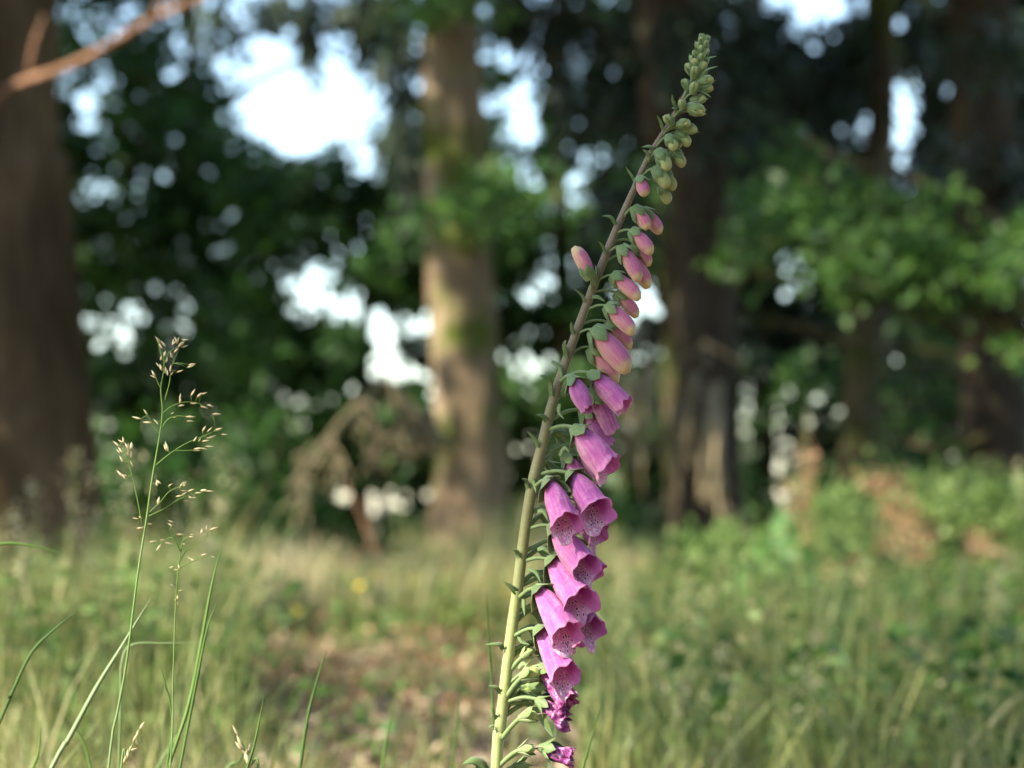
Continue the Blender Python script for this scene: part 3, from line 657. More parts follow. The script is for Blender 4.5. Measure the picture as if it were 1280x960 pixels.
grass('meadow_grass', 'pale grass fringe standing at the foot of the sunlit trunk', 9000, 9.2, 12.6, 240, 800, 0.14, 0.44, 0.009, 0.5, 1.0, bend=0.4, thin=0.6)
grass('meadow_grass', 'soft green grass to the right of the foxglove', 13000, 3.8, 11.5, 720, 1420, 0.06, 0.46, 0.007, 0.04, 0.78, bend=0.6, thin=0.85)
grass('meadow_grass', 'tall pale grass hiding the foot of the sunlit trunk', 1500, 12.6, 14.4, 500, 700, 0.3, 0.62, 0.011, 0.4, 0.9, bend=0.25)
grass('meadow_grass', 'thin grass under the trees', 6000, 12.0, 20.0, -100, 1400, 0.10, 0.3, 0.010, 0.1, 0.5, bend=0.4)
grass('meadow_grass', 'loose near grass blades low behind the foxglove', 350, 2.7, 4.4, -40, 1320, 0.08, 0.26, 0.0045, 0.1, 0.6, bend=0.7)
grass('meadow_grass', 'near grass at the lower left beneath the seeding stalk', 500, 2.5, 4.2, -60, 330, 0.16, 0.36, 0.0045, 0.1, 0.6, bend=0.6)
def herbs(label, n, d0, d1, x0, x1, h, leaf, tone0, mat):
    """low leafy herbs (clover, bedstraw, nettle seedlings) mixed into the grass"""
    reseed(label); cx, cy = patch(n, d0, d1, x0, x1); V, Fc, T = [], [], []; off = 0; m = 22
    for a, b in zip(cx, cy):
        hh = h * rng.uniform(.4, 1.2); rr = rng.uniform(.04, .12)
        pos = np.stack([a + rng.normal(size=m) * rr, b + rng.normal(size=m) * rr, float(gz(a, b)) + rng.uniform(.1, 1, m) * hh], 1)
        dirs = rng.normal(size=(m, 3)); dirs[:, 2] *= .5
        v, f, t = leaf_verts(pos, leaf * rng.uniform(.5, 1.4, m), .55, dirs, np.clip(tone0 + rng.normal() * .2 + rng.normal(size=m) * .15, 0, 1))
        V.append(v); Fc.append(f + off); T.append(t); off += len(v)
    tag(link('meadow_herbs', mesh('meadow_herbs', np.concatenate(V), np.concatenate(Fc), np.concatenate(T), smooth=False), M[mat]), label, 'herbs', kind='stuff')
herbs('mixed leafy herbs in the grass right of the foxglove', 170, 4.2, 10.5, 740, 1400, .30, .030, .45, 'bramble')
herbs('dark broad leaved dock plants in the grass right of the foxglove', 110, 4.4, 11, 740, 1400, .24, .05, .5, 'oak')
herbs('leafy herbs in the tall grass before the left trunk', 160, 4.6, 9, -120, 290, .34, .035, .4, 'bramble')
herbs('dry brown herbs scattered over the bare earth', 60, 6.0, 10.5, 270, 640, .10, .03, .5, 'deadleaf')
herbs('green tufts scattered over the bare earth', 26, 4.6, 10.5, 270, 700, .12, .03, .6, 'oak_fresh')
herbs('straw coloured seed stems in the grass right of the foxglove', 16, 4.5, 10, 760, 1400, .38, .016, .2, 'straw')
herbs('rusty sorrel heads in the grass right of the foxglove', 14, 4.5, 9, 800, 1400, .3, .022, .4, 'deadleaf')
herbs('straw coloured seed stems in the fringe', 30, 9, 13, 260, 800, .36, .02, .3, 'straw')
herbs('low herbs along the fringe at the sunlit trunk', 160, 9, 14, 260, 800, .2, .04, .7, 'oak_fresh')
x, y = patch(9000, 4.0, 14, 150, 900)
v, f, t = leaf_verts(np.stack([x, y, gz(x, y) + rng.uniform(0, 0.012, len(x))], 1), rng.uniform(0.015, 0.06, len(x)), 0.4,
                     np.stack([rng.normal(size=len(x)), rng.normal(size=len(x)), rng.uniform(0, .25, len(x))], 1), rng.uniform(0, 1, len(x)))
tag(link('dry_litter', mesh('dry_litter', v, f, t, smooth=False), M['litter']), 'dry leaf and straw litter on the bare earth', 'litter', kind='stuff')

# feathery seeding grasses, blurred, each its own thing
def panicle(name, top, label, D, length, wid, group, mat='straw', n=90):
    tp = px(top[0], top[1], D); base = Vector((tp.x - 0.04 * rng.normal(), D, float(gz(tp.x, D))))
    t = thing(name, base, label, 'grass', group)
    mb = MB(); path = spline([base, base.lerp(tp, .5) + Vector((-0.01, 0, 0)), tp], 10); mb.tube(path, list(np.linspace(0.0022, 0.0008, 10)), 5, 0.4)
    mb.build('stem', M['grass_fg'], t, base)
    H = (tp - base).length; u = rng.uniform(0, 1, n)
    pos = np.array([tp.lerp(base, uu * length / H) for uu in u]); w_ = wid * np.sin(np.pi * np.clip(u * 0.9 + 0.06, 0, 1))
    pos = pos + rng.normal(size=(n, 3)) * (w_ * 0.5)[:, None] * np.array([1, 1, 0.3])
    dirs = rng.normal(size=(n, 3)) * 0.5 + np.array([0, 0, 0.8])
    v, f, tn = leaf_verts(pos, rng.uniform(0.007, 0.014, n), 0.45, dirs, rng.uniform(0, 1, n))
    link('seed_head', mesh('seed_head', v - np.array(base), f, tn, smooth=False), M[mat], t)['kind'] = 'stuff'
for k, (x, y, D, ln, wd) in enumerate([(862, 735, 5.6, .16, .03), (850, 810, 4.4, .14, .04), (905, 800, 5.0, .16, .03), (820, 815, 4.6, .10, .05), (960, 705, 7, .22, .05), (1010, 515, 8.6, .28, .035), (1180, 745, 6, .16, .03), (1000, 840, 4.4, .10, .05),
                                       (1080, 700, 7.4, .2, .035), (1245, 720, 7.0, .2, .035), (985, 600, 9, .2, .03), (1140, 780, 5.4, .14, .03), (940, 690, 7.8, .16, .05), (1272, 575, 8.6, .2, .03), (1015, 790, 5.0, .14, .04)] + [(rng.uniform(770, 1275), rng.uniform(665, 850), 0, rng.uniform(.10, .2), rng.uniform(.02, .045)) for _ in range(22)]):
    D = D or 4.4 + 4.5 * (850 - y) / 185
    panicle('seeding_grass', (x, y), 'blurred feathery grass stalk gone to seed in the grass right of the foxglove', D, ln, wd, 'seeding grasses right of the foxglove')
for k, (x, y, D, ln, wd) in enumerate([(160, 560, 5.6, .2, .06), (95, 560, 6.4, .22, .06), (40, 600, 6, .2, .06), (280, 560, 6.5, .18, .06), (255, 655, 5.0, .10, .03), (225, 600, 6, .18, .06), (20, 640, 5.5, .16, .05), (120, 640, 6, .14, .05)]):
    panicle('seeding_grass', (x, y), 'blurred feathery grass stalk in the tall grass before the thick left trunk', D, ln, wd, 'seeding grasses before the left trunk')
for k, (x, y) in enumerate([(415, 688), (447, 690), (505, 712), (530, 710), (395, 668), (365, 700), (630, 690), (345, 720), (560, 700), (480, 735), (430, 700), (460, 676), (520, 690), (580, 720), (610, 706), (650, 700), (690, 690), (330, 690), (380, 720), (310, 700)]):
    panicle('ribwort_stalk', (x, y), 'thin stalk with a pale brown seed head among the yellow flowers', 9.0 + rng.uniform(0, 2), 0.045, .022, 'brown seed heads at the foot of the sunlit trunk', 'deadleaf', 46)
# buttercups
bm = MB()
for k in range(5):
    a = k * 2 * math.pi / 5
    d = np.array([math.cos(a), math.sin(a), 0]); s_ = np.array([-d[1], d[0], 0]); z = np.array([0, 0, 1])
    bm.add([d * .001, d * .007 + s_ * .006 + z * .004, d * .0125 + s_ * .004 + z * .009, d * .0125 - s_ * .004 + z * .009, d * .007 - s_ * .006 + z * .004], [(0, 1, 2, 3, 4)], 0.3 + 0.12 * k)
bflower = mesh('petals', np.concatenate(bm.v), bm.f, np.concatenate(bm.a)); bflower.materials.append(M['yellow'])
for k, (x, y, D) in enumerate([(516, 728, 10), (470, 722, 10), (418, 715, 10.5), (365, 728, 10), (630, 740, 9.5), (628, 738, 11), (372, 765, 8.5), (1053, 886, 5.0), (1262, 822, 6), (1215, 808, 6.2), (1060, 800, 6.5), (598, 640 + 90, 11), (450, 735, 9), (540, 742, 9.5)]):
    tp = px(x, y, D); base = Vector((tp.x + rng.normal() * 0.02, D, float(gz(tp.x, D))))
    g = x < 700
    t = thing('buttercup', base, 'tiny yellow buttercup at the foot of the sunlit trunk' if g else 'tiny yellow buttercup in the grass right of the foxglove', 'flower', 'buttercups at the trunk' if g else 'buttercups on the right')
    mb = MB(); mb.tube(spline([base, base.lerp(tp, .5) + Vector((.01, 0, 0)), tp], 8), .0012, 5, 0.4); mb.build('stem', M['grass_fg'], t, base)
    o = link('petals', bflower, None, t); o.location = tp - base; o.rotation_euler = (rng.uniform(0, .6), rng.uniform(-.4, .4), 0); o.scale = (1.25, 1.25, 1.25)

# ------------------------------------------------------------------ near grass blades and stalks
FY = 2.0
def P(x, y, dy=0.0): return px(x, y, FY + dy)
def ribbon(name, label, pts, wpx, dy, tone, group=None, cat='grass blade'):
    """grass blade with a keel; pts in photo pixels from root to tip, carried down to the ground"""
    pp = [P(x, y, dy) for x, y in pts]
    base = Vector((pp[0].x, pp[0].y, float(gz(pp[0].x, pp[0].y)) - .005))
    if pp[0].z > 0.05:
        d = (pp[0] - pp[1]); d = d / abs(d.z) if abs(d.z) > 0.5 * d.length else Vector((0, 0, -1))
        base = Vector((pp[0].x + max(-.12, min(.12, d.x * pp[0].z)), pp[0].y, float(gz(pp[0].x, pp[0].y)) - .005))
        pp = [base] + pp
    path = spline(pp, 26); V = []; n = len(path)
    for i, p in enumerate(path):
        tg = (path[min(i + 1, n - 1)] - path[max(i - 1, 0)]).normalized()
        s_ = tg.cross(Vector((0.25, 1, 0.1))).normalized(); nn = tg.cross(s_)
        t = i / (n - 1); w_ = 0.85 * wpx * FY / F * 0.5 * min(1, 0.55 + t * 1.2) * (1 - t ** 3) + 0.00015
        V += [p - s_ * w_, p + nn * w_ * 0.45, p + s_ * w_, p + nn * (w_ * 0.45 + .00025)]
    fs = []
    for i in range(n - 1):
        a, b = i * 4, (i + 1) * 4
        fs += [(a, a + 1, b + 1, b), (a + 1, a + 2, b + 2, b + 1), (a + 2, a + 3, b + 3, b + 2), (a + 3, a, b, b + 3)]
    me = mesh(name, np.array([v - base for v in V]), fs, np.full(len(V), tone))
    o = link(name, me, M['grass_fg']); o.location = base
    return tag(o, label, cat, group)
ribbon('grass_blade', 'broad pale grass blade leaning beside the seeding stalk', [(60, 968), (85, 925), (120, 860), (152, 808), (190, 745)], 9, 0.16, 0.95)
ribbon('grass_blade', 'dark curved grass blade before the thick left trunk', [(-8, 920), (14, 868), (40, 815), (70, 785), (94, 766)], 6, 0.22, 0.12)
ribbon('grass_blade', 'long bluish green grass blade rising right of the seeding stalk', [(205, 975), (236, 880), (254, 790), (264, 735), (278, 676)], 7, 0.18, 0.5)
ribbon('grass_blade', 'slim grass blade crossing close beside the long bluish one', [(222, 975), (246, 850), (258, 790), (272, 750)], 5, 0.16, 0.35)
ribbon('grass_blade', 'narrow grass blade bent over level behind the pale blade', [(150, 900), (152, 830), (165, 806), (205, 804), (248, 803)], 4, 0.3, 0.8)
ribbon('grass_blade', 'grass blade tip reaching in level over the tall left grass', [(-60, 760), (-40, 700), (0, 680), (45, 683), (84, 694)], 6, 0.3, 0.45)
ribbon('grass_blade', 'upright dark grass blade standing alone on the bare earth side', [(372, 980), (384, 900), (395, 855), (408, 812)], 6, 0.25, 0.2)
ribbon('grass_blade', 'tall slim grass blade close behind the foxglove stem', [(618, 980), (616, 880), (611, 800), (608, 740)], 4.5, 0.3, 0.3)
ribbon('grass_blade', 'green grass blade beneath the lowest foxglove bell', [(722, 990), (734, 940), (752, 880)], 6, 0.3, 0.45)
ribbon('grass_blade', 'straw coloured blade beneath the withered bell', [(684, 990), (690, 940), (700, 880)], 5, 0.5, 0.9)
ribbon('grass_blade', 'short slim blade left of the foxglove foot', [(474, 990), (482, 930), (492, 880)], 6, 0.5, 0.35)
ribbon('grass_blade', 'second slim blade between the foxglove and the bare earth', [(560, 990), (570, 920), (578, 850)], 6, 0.6, 0.3)
for k, (lab, pts) in enumerate([('short upright blade between the long bluish blade and the dark grass head', [(300, 990), (318, 930), (330, 870)]),
        ('slim blade curving up behind the thin drooping stalk', [(205, 990), (215, 900), (200, 830)]), ('small blade under the dark curved grass blade', [(30, 990), (48, 940), (50, 900)]),
        ('short blade leaning left under the broad pale blade', [(120, 990), (105, 930), (80, 890)]), ('short curved blade beside the dark narrow grass head', [(262, 990), (300, 950), (302, 920)]),
        ('short blade slanting right across the long bluish blade', [(180, 990), (215, 930), (247, 890)])]):
    ribbon('grass_blade', lab, pts, 5, 0.1 + 0.08 * k, 0.25 + 0.1 * k, 'short blades of the near tuft')

sk = MB()   # one spikelet, 1 unit long along +Z
prof = [(0, .03), (.15, .12), (.38, .17), (.66, .12), (.88, .045), (1, .008)]
V = [(r_ * math.cos(a), 0.7 * r_ * math.sin(a), z_) for z_, r_ in prof for a in np.linspace(0, 2 * math.pi, 7)[:-1]]
sk.add(V, [(i * 6 + k, i * 6 + (k + 1) % 6, (i + 1) * 6 + (k + 1) % 6, (i + 1) * 6 + k) for i in range(5) for k in range(6)], np.repeat([0.0, .35, .8, 1, .7, .2], 6))
SPK = mesh('spikelet', np.concatenate(sk.v), sk.f, np.concatenate(sk.a)); SPK.materials.append(M['spikelet'])
def stalk(name, label, stem_pts, dy, branches, spikes, r0=1.9):
    pp = [P(x, y, dy) for x, y in stem_pts]
    base = Vector((pp[0].x - .02, pp[0].y, float(gz(pp[0].x, pp[0].y)) - .005))
    t = thing(name, base, label, 'grass')
    mb = MB(); path = spline([base] + pp, 40); mb.tube(path, list(np.linspace(r0 * FY / F, 0.55 * FY / F, 40)), 7, list(np.repeat(np.linspace(0.75, 0.35, 40), 7)))
    mb.build('stem', M['grass_fg'], t, base)
    ends = [(x, y) for x, y in stem_pts]
    for b in branches:
        mb = MB(); off = rng.normal() * 0.006
        mb.tube(spline([P(x, y, dy + off * k / len(b)) for k, (x, y) in enumerate(b)], 12), list(np.linspace(0.75 * FY / F, 0.4 * FY / F, 12)), 5, 0.45)
        mb.build('branch', M['grass_fg'], t, base)
    segs = [P(x, y, dy) for b in branches for x, y in b] + pp
    dense = [q_ for b in branches for q_ in spline([P(x, y, dy) for x, y in b], 14)] + spline(pp, 60)
    pd = MB(); spikes = list(spikes) + [(x + rng.normal() * 6, y + rng.normal() * 5, a + rng.normal() * 25, l * .9) for x, y, a, l in spikes if len(branches) and rng.uniform() < .75]
    for (x, y, ang, ln) in spikes:
        p = P(x, y, dy + rng.normal() * 0.004)
        d = Vector((math.cos(R(ang)), rng.normal() * 0.25, math.sin(R(ang)))).normalized(); L_ = ln * FY / F
        b0 = p - d * L_ * 0.5
        near = min(dense, key=lambda q_: (q_ - b0).length + (0.01 if q_.z > b0.z + .004 else 0))
        pd.tube([near, near.lerp(b0, .5) + Vector((0, 0, .0008)), b0 + d * L_ * .05], 0.33 * FY / F, 4, 0.5)
        o = link('spikelet', SPK, None, t); o.location = b0 - base
        o.rotation_mode = 'QUATERNION'; o.rotation_quaternion = d.to_track_quat('Z', 'Y'); s_ = L_ * rng.uniform(.95, 1.25); w_ = s_ * rng.uniform(.75, 1.3); o.scale = (w_, w_, s_)
    if pd.n: pd.build('branchlet', M['grass_fg'], t, base)
stalk('seeding_grass', 'sharp slender grass stalk with open panicle of cream spikelets', [(135, 968), (147, 890), (158, 830), (172, 720), (183, 650), (190, 600), (199, 548), (203, 515), (201, 485), (205, 462), (204, 440)], 0.03,
      [[(201, 485), (196, 475), (193, 466)], [(206, 500), (212, 478), (214, 460), (222, 440)], [(204, 516), (214, 508), (228, 503), (243, 503), (258, 508)],
       [(202, 535), (210, 524), (222, 520), (236, 521)], [(200, 543), (192, 532), (183, 517)], [(194, 582), (206, 572), (218, 563), (235, 553), (250, 547), (270, 538)], [(218, 563), (240, 563), (256, 560)],
       [(178, 658), (172, 625), (164, 590), (157, 566), (150, 556)], [(187, 640), (200, 628), (212, 614), (228, 607)], [(186, 645), (205, 636), (228, 622), (260, 614)], [(205, 455), (212, 440), (230, 430)], [(203, 450), (200, 438), (196, 424)]],
      [(198, 425, 130, 11), (201, 433, 120, 9), (206, 442, 80, 9), (216, 428, 80, 9), (222, 426, 70, 9), (226, 431, 40, 9), (231, 433, 20, 9), (220, 438, 50, 8), (208, 450, 80, 8), (207, 463, 90, 8), (192, 467, 120, 10), (201, 459, 110, 10), (213, 460, 80, 9), (225, 464, 20, 9), (238, 458, 20, 10),
       (225, 497, 80, 9), (241, 491, 60, 10), (249, 494, 45, 8), (226, 507, 10, 8), (242, 504, 0, 10), (255, 509, -15, 10), (263, 507, -20, 11), (238, 521, 0, 12), (219, 521, 30, 6), (182, 515, 125, 10), (184, 528, 175, 13), (194, 526, 140, 7),
       (209, 559, 110, 12), (255, 536, 60, 9), (262, 537, 45, 9), (272, 537, 20, 11), (257, 551, 10, 10), (265, 546, 20, 10), (246, 563, 0, 12), (255, 561, -10, 10), (261, 558, 0, 9), (244, 549, 60, 8),
       (147, 556, 140, 11), (151, 563, 130, 10), (154, 550, 95, 10), (161, 560, 100, 11), (152, 574, 120, 11), (164, 569, 90, 9), (150, 592, 135, 12), (155, 596, 130, 9), (160, 566, 95, 9),
       (199, 603, 140, 8), (198, 626, 80, 9), (213, 606, 30, 8), (226, 607, 60, 8), (229, 605, 80, 7), (224, 620, 10, 9), (238, 613, 20, 10), (247, 616, 0, 9), (254, 613, 10, 10), (262, 614, 0, 11), (232, 626, 0, 9), (240, 622, 0, 9), (170, 648, 170, 8), (175, 660, 10, 8), (187, 655, 0, 7)])
stalk('seeding_grass', 'thin grass stalk with a few drooping pale spikelets under the sharp one', [(212, 968), (216, 860), (219, 770), (222, 720), (226, 690), (230, 668)], 0.06,
      [[(226, 690), (216, 672), (200, 678)], [(224, 705), (232, 690), (250, 678), (268, 662)], [(222, 718), (216, 712)], [(222, 712), (240, 702), (262, 694)], [(226, 690), (212, 662)], [(229, 675), (240, 668)]],
      [(213, 656, 150, 8), (225, 668, 0, 9), (239, 671, 0, 6), (191, 677, 10, 10), (199, 684, 230, 9), (210, 679, -10, 11), (229, 680, 0, 6), (252, 665, 80, 9), (267, 661, 20, 12), (241, 700, 150, 7), (256, 693, 20, 9), (266, 696, -20, 6), (214, 709, 20, 7), (224, 709, 110, 7), (225, 738, 10, 6), (222, 747, 90, 6), (222, 754, 90, 6)], r0=1.2)
stalk('seeding_grass', 'short closed grass head low beside the pale blade', [(150, 975), (158, 950), (168, 925), (176, 908)], -0.05, [],
      [(156, 950, 70, 12), (160, 942, 90, 12), (164, 935, 60, 12), (167, 937, 20, 10), (169, 922, 60, 12), (173, 914, 60, 11), (177, 908, 60, 10), (171, 928, 100, 9)], r0=1.6)
stalk('seeding_grass', 'dark narrow grass head leaning at the foot of the bare earth', [(322, 985), (312, 955), (303, 930), (292, 910)], 0.12, [],
      [(310, 950, 110, 22), (305, 938, 115, 22), (300, 926, 110, 22), (295, 914, 118, 18), (307, 944, 80, 14), (312, 936, 85, 12), (298, 932, 130, 16)], r0=2.2)

# ------------------------------------------------------------------ the foxglove
MM = FY / F                                   # metres per photo pixel at the foxglove
STEM_PX = [(620, 968), (625, 910), (631, 860), (638, 800), (647, 735), (656, 665), (666, 605), (677, 560), (690, 505), (708, 450), (728, 395), (748, 342), (768, 292), (790, 242), (812, 194), (838, 152), (856, 118), (870, 86), (879, 52)]
STEM_W = [14.5, 14.5, 14.5, 14.5, 14, 13.8, 14.5, 13.5, 12, 11, 10.5, 10, 9.2, 8.2, 7, 5.8, 4.6, 3.6, 2]
sp3 = [P(x, y) for x, y in STEM_PX]
root = Vector((sp3[0].x - 0.012, FY, float(gz(sp3[0].x, FY)) - 0.01))
fox = thing('foxglove', root, 'tall leaning foxglove with spotted pink bells and green bud tip', 'flower')
path = spline([root] + sp3, 120)
wid = np.interp(np.linspace(0, len(STEM_W), 120), range(len(STEM_W) + 1), [19] + STEM_W) * MM * 0.5
mb = MB(); mb.tube(path, list(wid), 14, list(np.repeat(np.clip(np.interp([p.z for p in path], [0.26, 0.35, 0.43, 0.52, 0.62, 0.75], [1, 0.9, 0.62, 0.45, 0.22, 0.12]), 0, 1), 14)), rough=0.05, seed=2)
mb.build('stem', M['stem'], fox, root)
# downy hairs on the stem
nh = 9000; hi = rng.integers(12, 118, nh); hv = np.zeros((nh, 4, 3))
for k in range(nh):
    p = path[hi[k]].lerp(path[hi[k] + 1], rng.uniform()); a_ = rng.uniform(0, 6.283)
    d = Vector((math.cos(a_), math.sin(a_), rng.normal() * .35)); b_ = p + d * wid[hi[k]] * .9; e = p + d * (wid[hi[k]] + rng.uniform(.0006, .0016)); sd = d.cross(Vector((0, 0, 1))).normalized() * .00005
    hv[k] = [b_ - sd - root, b_ + sd - root, e + sd * .3 - root, e - sd * .3 - root]
link('stem_hair', mesh('stem_hair', hv.reshape(-1, 3), np.arange(nh * 4).reshape(-1, 4), np.full(nh * 4, 1.0), smooth=False), M['straw'], fox)['kind'] = 'stuff'
SY = np.array([p[1] for p in STEM_PX][::-1]); SX = np.array([p[0] for p in STEM_PX][::-1]); SW = np.array(STEM_W[::-1])
def stem_at(y): return float(np.interp(y, SY, SX)), float(np.interp(y, SY, SW))

def frame(B, T, updir=Vector((0.15, -0.1, 1))):
    a = (T - B); L_ = a.length; a.normalize()
    d = updir - a * updir.dot(a)
    if d.length < 0.05: d = Vector((1, 0, 0)) - a * a.x
    d.normalize(); s_ = d.cross(a)             # local x = s_, y = dorsal, z = axis
    m = Matrix((s_, d, a)).transposed().to_4x4(); m.translation = B
    return m, L_

def corolla(L_, rm=0.24, lip=0.16, flare=0.05, belly=0.14, crumple=0.0, closed=0.0, seed=0, lobes=1.0):
    """bell: phi = 0 dorsal, pi ventral; outer and inner skins with a shared rim. closed: 0 open .. 1 pinched mouth"""
    nt_, na = 26, 48; r_ = random.Random(seed)
    ph = np.linspace(0, 2 * math.pi, na + 1); ts = np.linspace(0, 1, nt_)
    prof_t = [0, .05, .14, .25, .4, .6, .8, .93, 1]; k = rm / 0.24
    prof_r = [.055, .085, .11, .14 * k, .175 * k, .205 * k, .225 * k, .232 * k, .24 * k]
    w1, w2, w3 = r_.uniform(0, 6), r_.uniform(0, 6), r_.uniform(0, 6)
    def surf(t, p, inset):
        r = np.interp(t, prof_t, prof_r) * (1 - closed * sstep(0.45, 1.0, t) * 0.55)
        r = r * (1 + belly * -np.cos(p) * np.sin(np.pi * np.clip(t, 0, 1)) ** 1.2)
        low = np.exp(-((np.abs(p - np.pi)) / 0.62) ** 2)
        side = np.exp(-((np.abs(p - np.pi * 0.52)) / 0.40) ** 2) + np.exp(-((np.abs(p - np.pi * 1.48)) / 0.40) ** 2)
        topn = np.exp(-(np.minimum(p, 2 * np.pi - p) / 0.22) ** 2)
        e = sstep(0.66, 1.0, t)
        z = t + e * (lip * low + lobes * 0.045 * side - 0.03 * lobes * topn + 0.02 * np.sin(5 * p + w1) + 0.014 * np.sin(9 * p + w2))
        fl = sstep(0.84, 1.0, t) ** 1.6
        r = r + fl * flare * (0.5 + 1.1 * side * lobes + 1.0 * low + 0.35 * np.sin(6 * p + w3)) + 0.006 * np.sin(4 * p + w3) * t
        # flat ridges along the back
        r = r * (1 + 0.035 * np.cos(3 * p + w1) * np.sin(np.pi * t))
        r = r - inset / L_
        x = r * np.sin(p) * 0.96; y = r * np.cos(p)
        y = y - 0.10 * t * t * (1 - 0.4 * t) + 0.03 * np.sin(np.pi * t)          # the tube nods
        return np.stack([x, y, z], -1) * L_
    T_, P_ = np.meshgrid(ts, ph, indexing='ij')
    vo_, vi = surf(T_, P_, 0.0), surf(T_, P_, 0.00045)
    if crumple:
        off = Vector((seed * 3.3, 1, 2))
        for arr in (vo_, vi):
            for i in range(nt_):
                for j in range(na + 1):
                    q_ = Vector(arr[i, j]) ; jj = j % na
                    q0 = Vector(vo_[i, jj]) if arr is vo_ else Vector(arr[i, jj])
                    s_ = crumple * ts[i]
                    nv = mnoise.noise_vector(Vector((math.cos(ph[jj]), math.sin(ph[jj]), ts[i] * 1.6)) * 2.3 + off)
                    nw = mnoise.noise_vector(Vector((math.cos(ph[jj]), math.sin(ph[jj]), ts[i] * 1.6)) * 6.0 + off)
                    arr[i, j] = np.array(q_ + nv * s_ * L_ + nw * s_ * 0.4 * L_)
    n1 = nt_ * (na + 1)
    V = np.concatenate([vo_.reshape(-1, 3), vi.reshape(-1, 3)])
    uv = np.stack([P_ / (2 * np.pi), T_], -1).reshape(-1, 2); uv = np.concatenate([uv, uv])
    id_ = np.arange(n1).reshape(nt_, na + 1)
    fo = np.stack([id_[:-1, :-1], id_[1:, :-1], id_[1:, 1:], id_[:-1, 1:]], -1).reshape(-1, 4)
    fi = fo[:, ::-1] + n1
    rim = np.stack([id_[-1, :-1], id_[-1, :-1] + n1, id_[-1, 1:] + n1, id_[-1, 1:]], -1)
    fs = np.concatenate([fo, fi, rim])
    return mesh('flower', V, fs, np.full(len(V), .5), True, uv, [0] * len(fo) + [1] * len(fi) + [1] * len(rim))

def bud_mesh(L_, rw, seed, tipsq=0.75):
    nt_, na = 16, 22; r_ = random.Random(seed)
    ts = np.linspace(0, 1, nt_); ph = np.linspace(0, 2 * np.pi, na + 1)
    T_, P_ = np.meshgrid(ts, ph, indexing='ij')
    r = np.interp(T_, [0, .08, .25, .5, .72, .86, .94, .985, 1], [.3, .62, .88, 1.0, .96, .80, .58, .28, .0]) * rw
    r = r * (1 + 0.10 * -np.cos(P_) * np.sin(np.pi * T_)) * (1 + 0.05 * np.cos(4 * P_ + r_.uniform(0, 6)) * T_)
    x = r * np.sin(P_); y = r * np.cos(P_) * 0.94 - 0.05 * T_ ** 2 * 1.2 + 0.02 * np.sin(np.pi * T_); z = T_ - 0.05 * sstep(.6, 1, T_) * np.cos(P_) * r / rw
    V = np.stack([x, y, z], -1).reshape(-1, 3) * L_
    id_ = np.arange(nt_ * (na + 1)).reshape(nt_, na + 1)
    fs = np.stack([id_[:-1, :-1], id_[1:, :-1], id_[1:, 1:], id_[:-1, 1:]], -1).reshape(-1, 4)
    uv = np.stack([P_ / (2 * np.pi), T_], -1).reshape(-1, 2)
    return mesh('bud', V, fs, np.full(len(V), .5), True, uv)

def sepal_mesh(ls, r0, r1, phi, half, splay, seed, tone=0.5, rtip=None, bell=None):
    """one sepal hugging the base of a bell: length ls, girth r0 at the base to r1 at its widest"""
    r_ = random.Random(seed); ns, nw = 9, 6; V = []; A = []
    for lay in (0, 1):
        for i in range(ns + 1):
            s_ = i / ns; w_ = half * (math.sin(math.pi * min(1, s_ * 0.62 + 0.30)) ** 0.8) * (1 - s_ ** 4) + 0.03 * (1 - s_)
            rr = lerp(r0, r1, min(1, s_ * 1.7)) if rtip is None or s_ < 0.5 else lerp(r1, rtip, (s_ - .5) * 2)
            zz = s_ * ls - 0.04 * ls; dy = 0.0
            if bell:                            # follow the swelling bell
                tt = max(0.0, zz / bell[0]); rr = max(rr, bell[0] * 1.12 * float(np.interp(tt, [0, .05, .14, .25, .4, .6], [.055, .085, .115, .145 * bell[1], .185 * bell[1], .215 * bell[1]])) + .0005)
                dy = bell[0] * (-0.10 * tt * tt * (1 - .4 * tt) + 0.03 * math.sin(math.pi * tt))
            rr += splay * s_ ** 2.2 * ls
            for j in range(nw + 1):
                u_ = j / nw * 2 - 1; p_ = phi + u_ * w_
                r2 = rr + (0.00035 if lay == 0 else 0) + 0.04 * ls * (1 - u_ * u_) * math.sin(math.pi * s_) * 0.6 + 0.02 * ls * math.sin(5 * s_ + seed) * abs(u_)
                V.append((r2 * math.sin(p_), r2 * math.cos(p_) + dy, zz)); A.append(tone + 0.2 * (abs(u_) ** 3) + 0.12 * (1 - s_) - 0.05)
    m_ = (ns + 1) * (nw + 1); fs = []
    id_ = lambda l, i, j: l * m_ + i * (nw + 1) + j
    for i in range(ns):
        for j in range(nw):
            fs.append((id_(0, i, j), id_(0, i, j + 1), id_(0, i + 1, j + 1), id_(0, i + 1, j)))
            fs.append((id_(1, i, j), id_(1, i + 1, j), id_(1, i + 1, j + 1), id_(1, i, j + 1)))
        fs.append((id_(0, i, 0), id_(0, i + 1, 0), id_(1, i + 1, 0), id_(1, i, 0)))
        fs.append((id_(0, i, nw), id_(1, i, nw), id_(1, i + 1, nw), id_(0, i + 1, nw)))
    return mesh('sepal', np.array(V), fs, A)

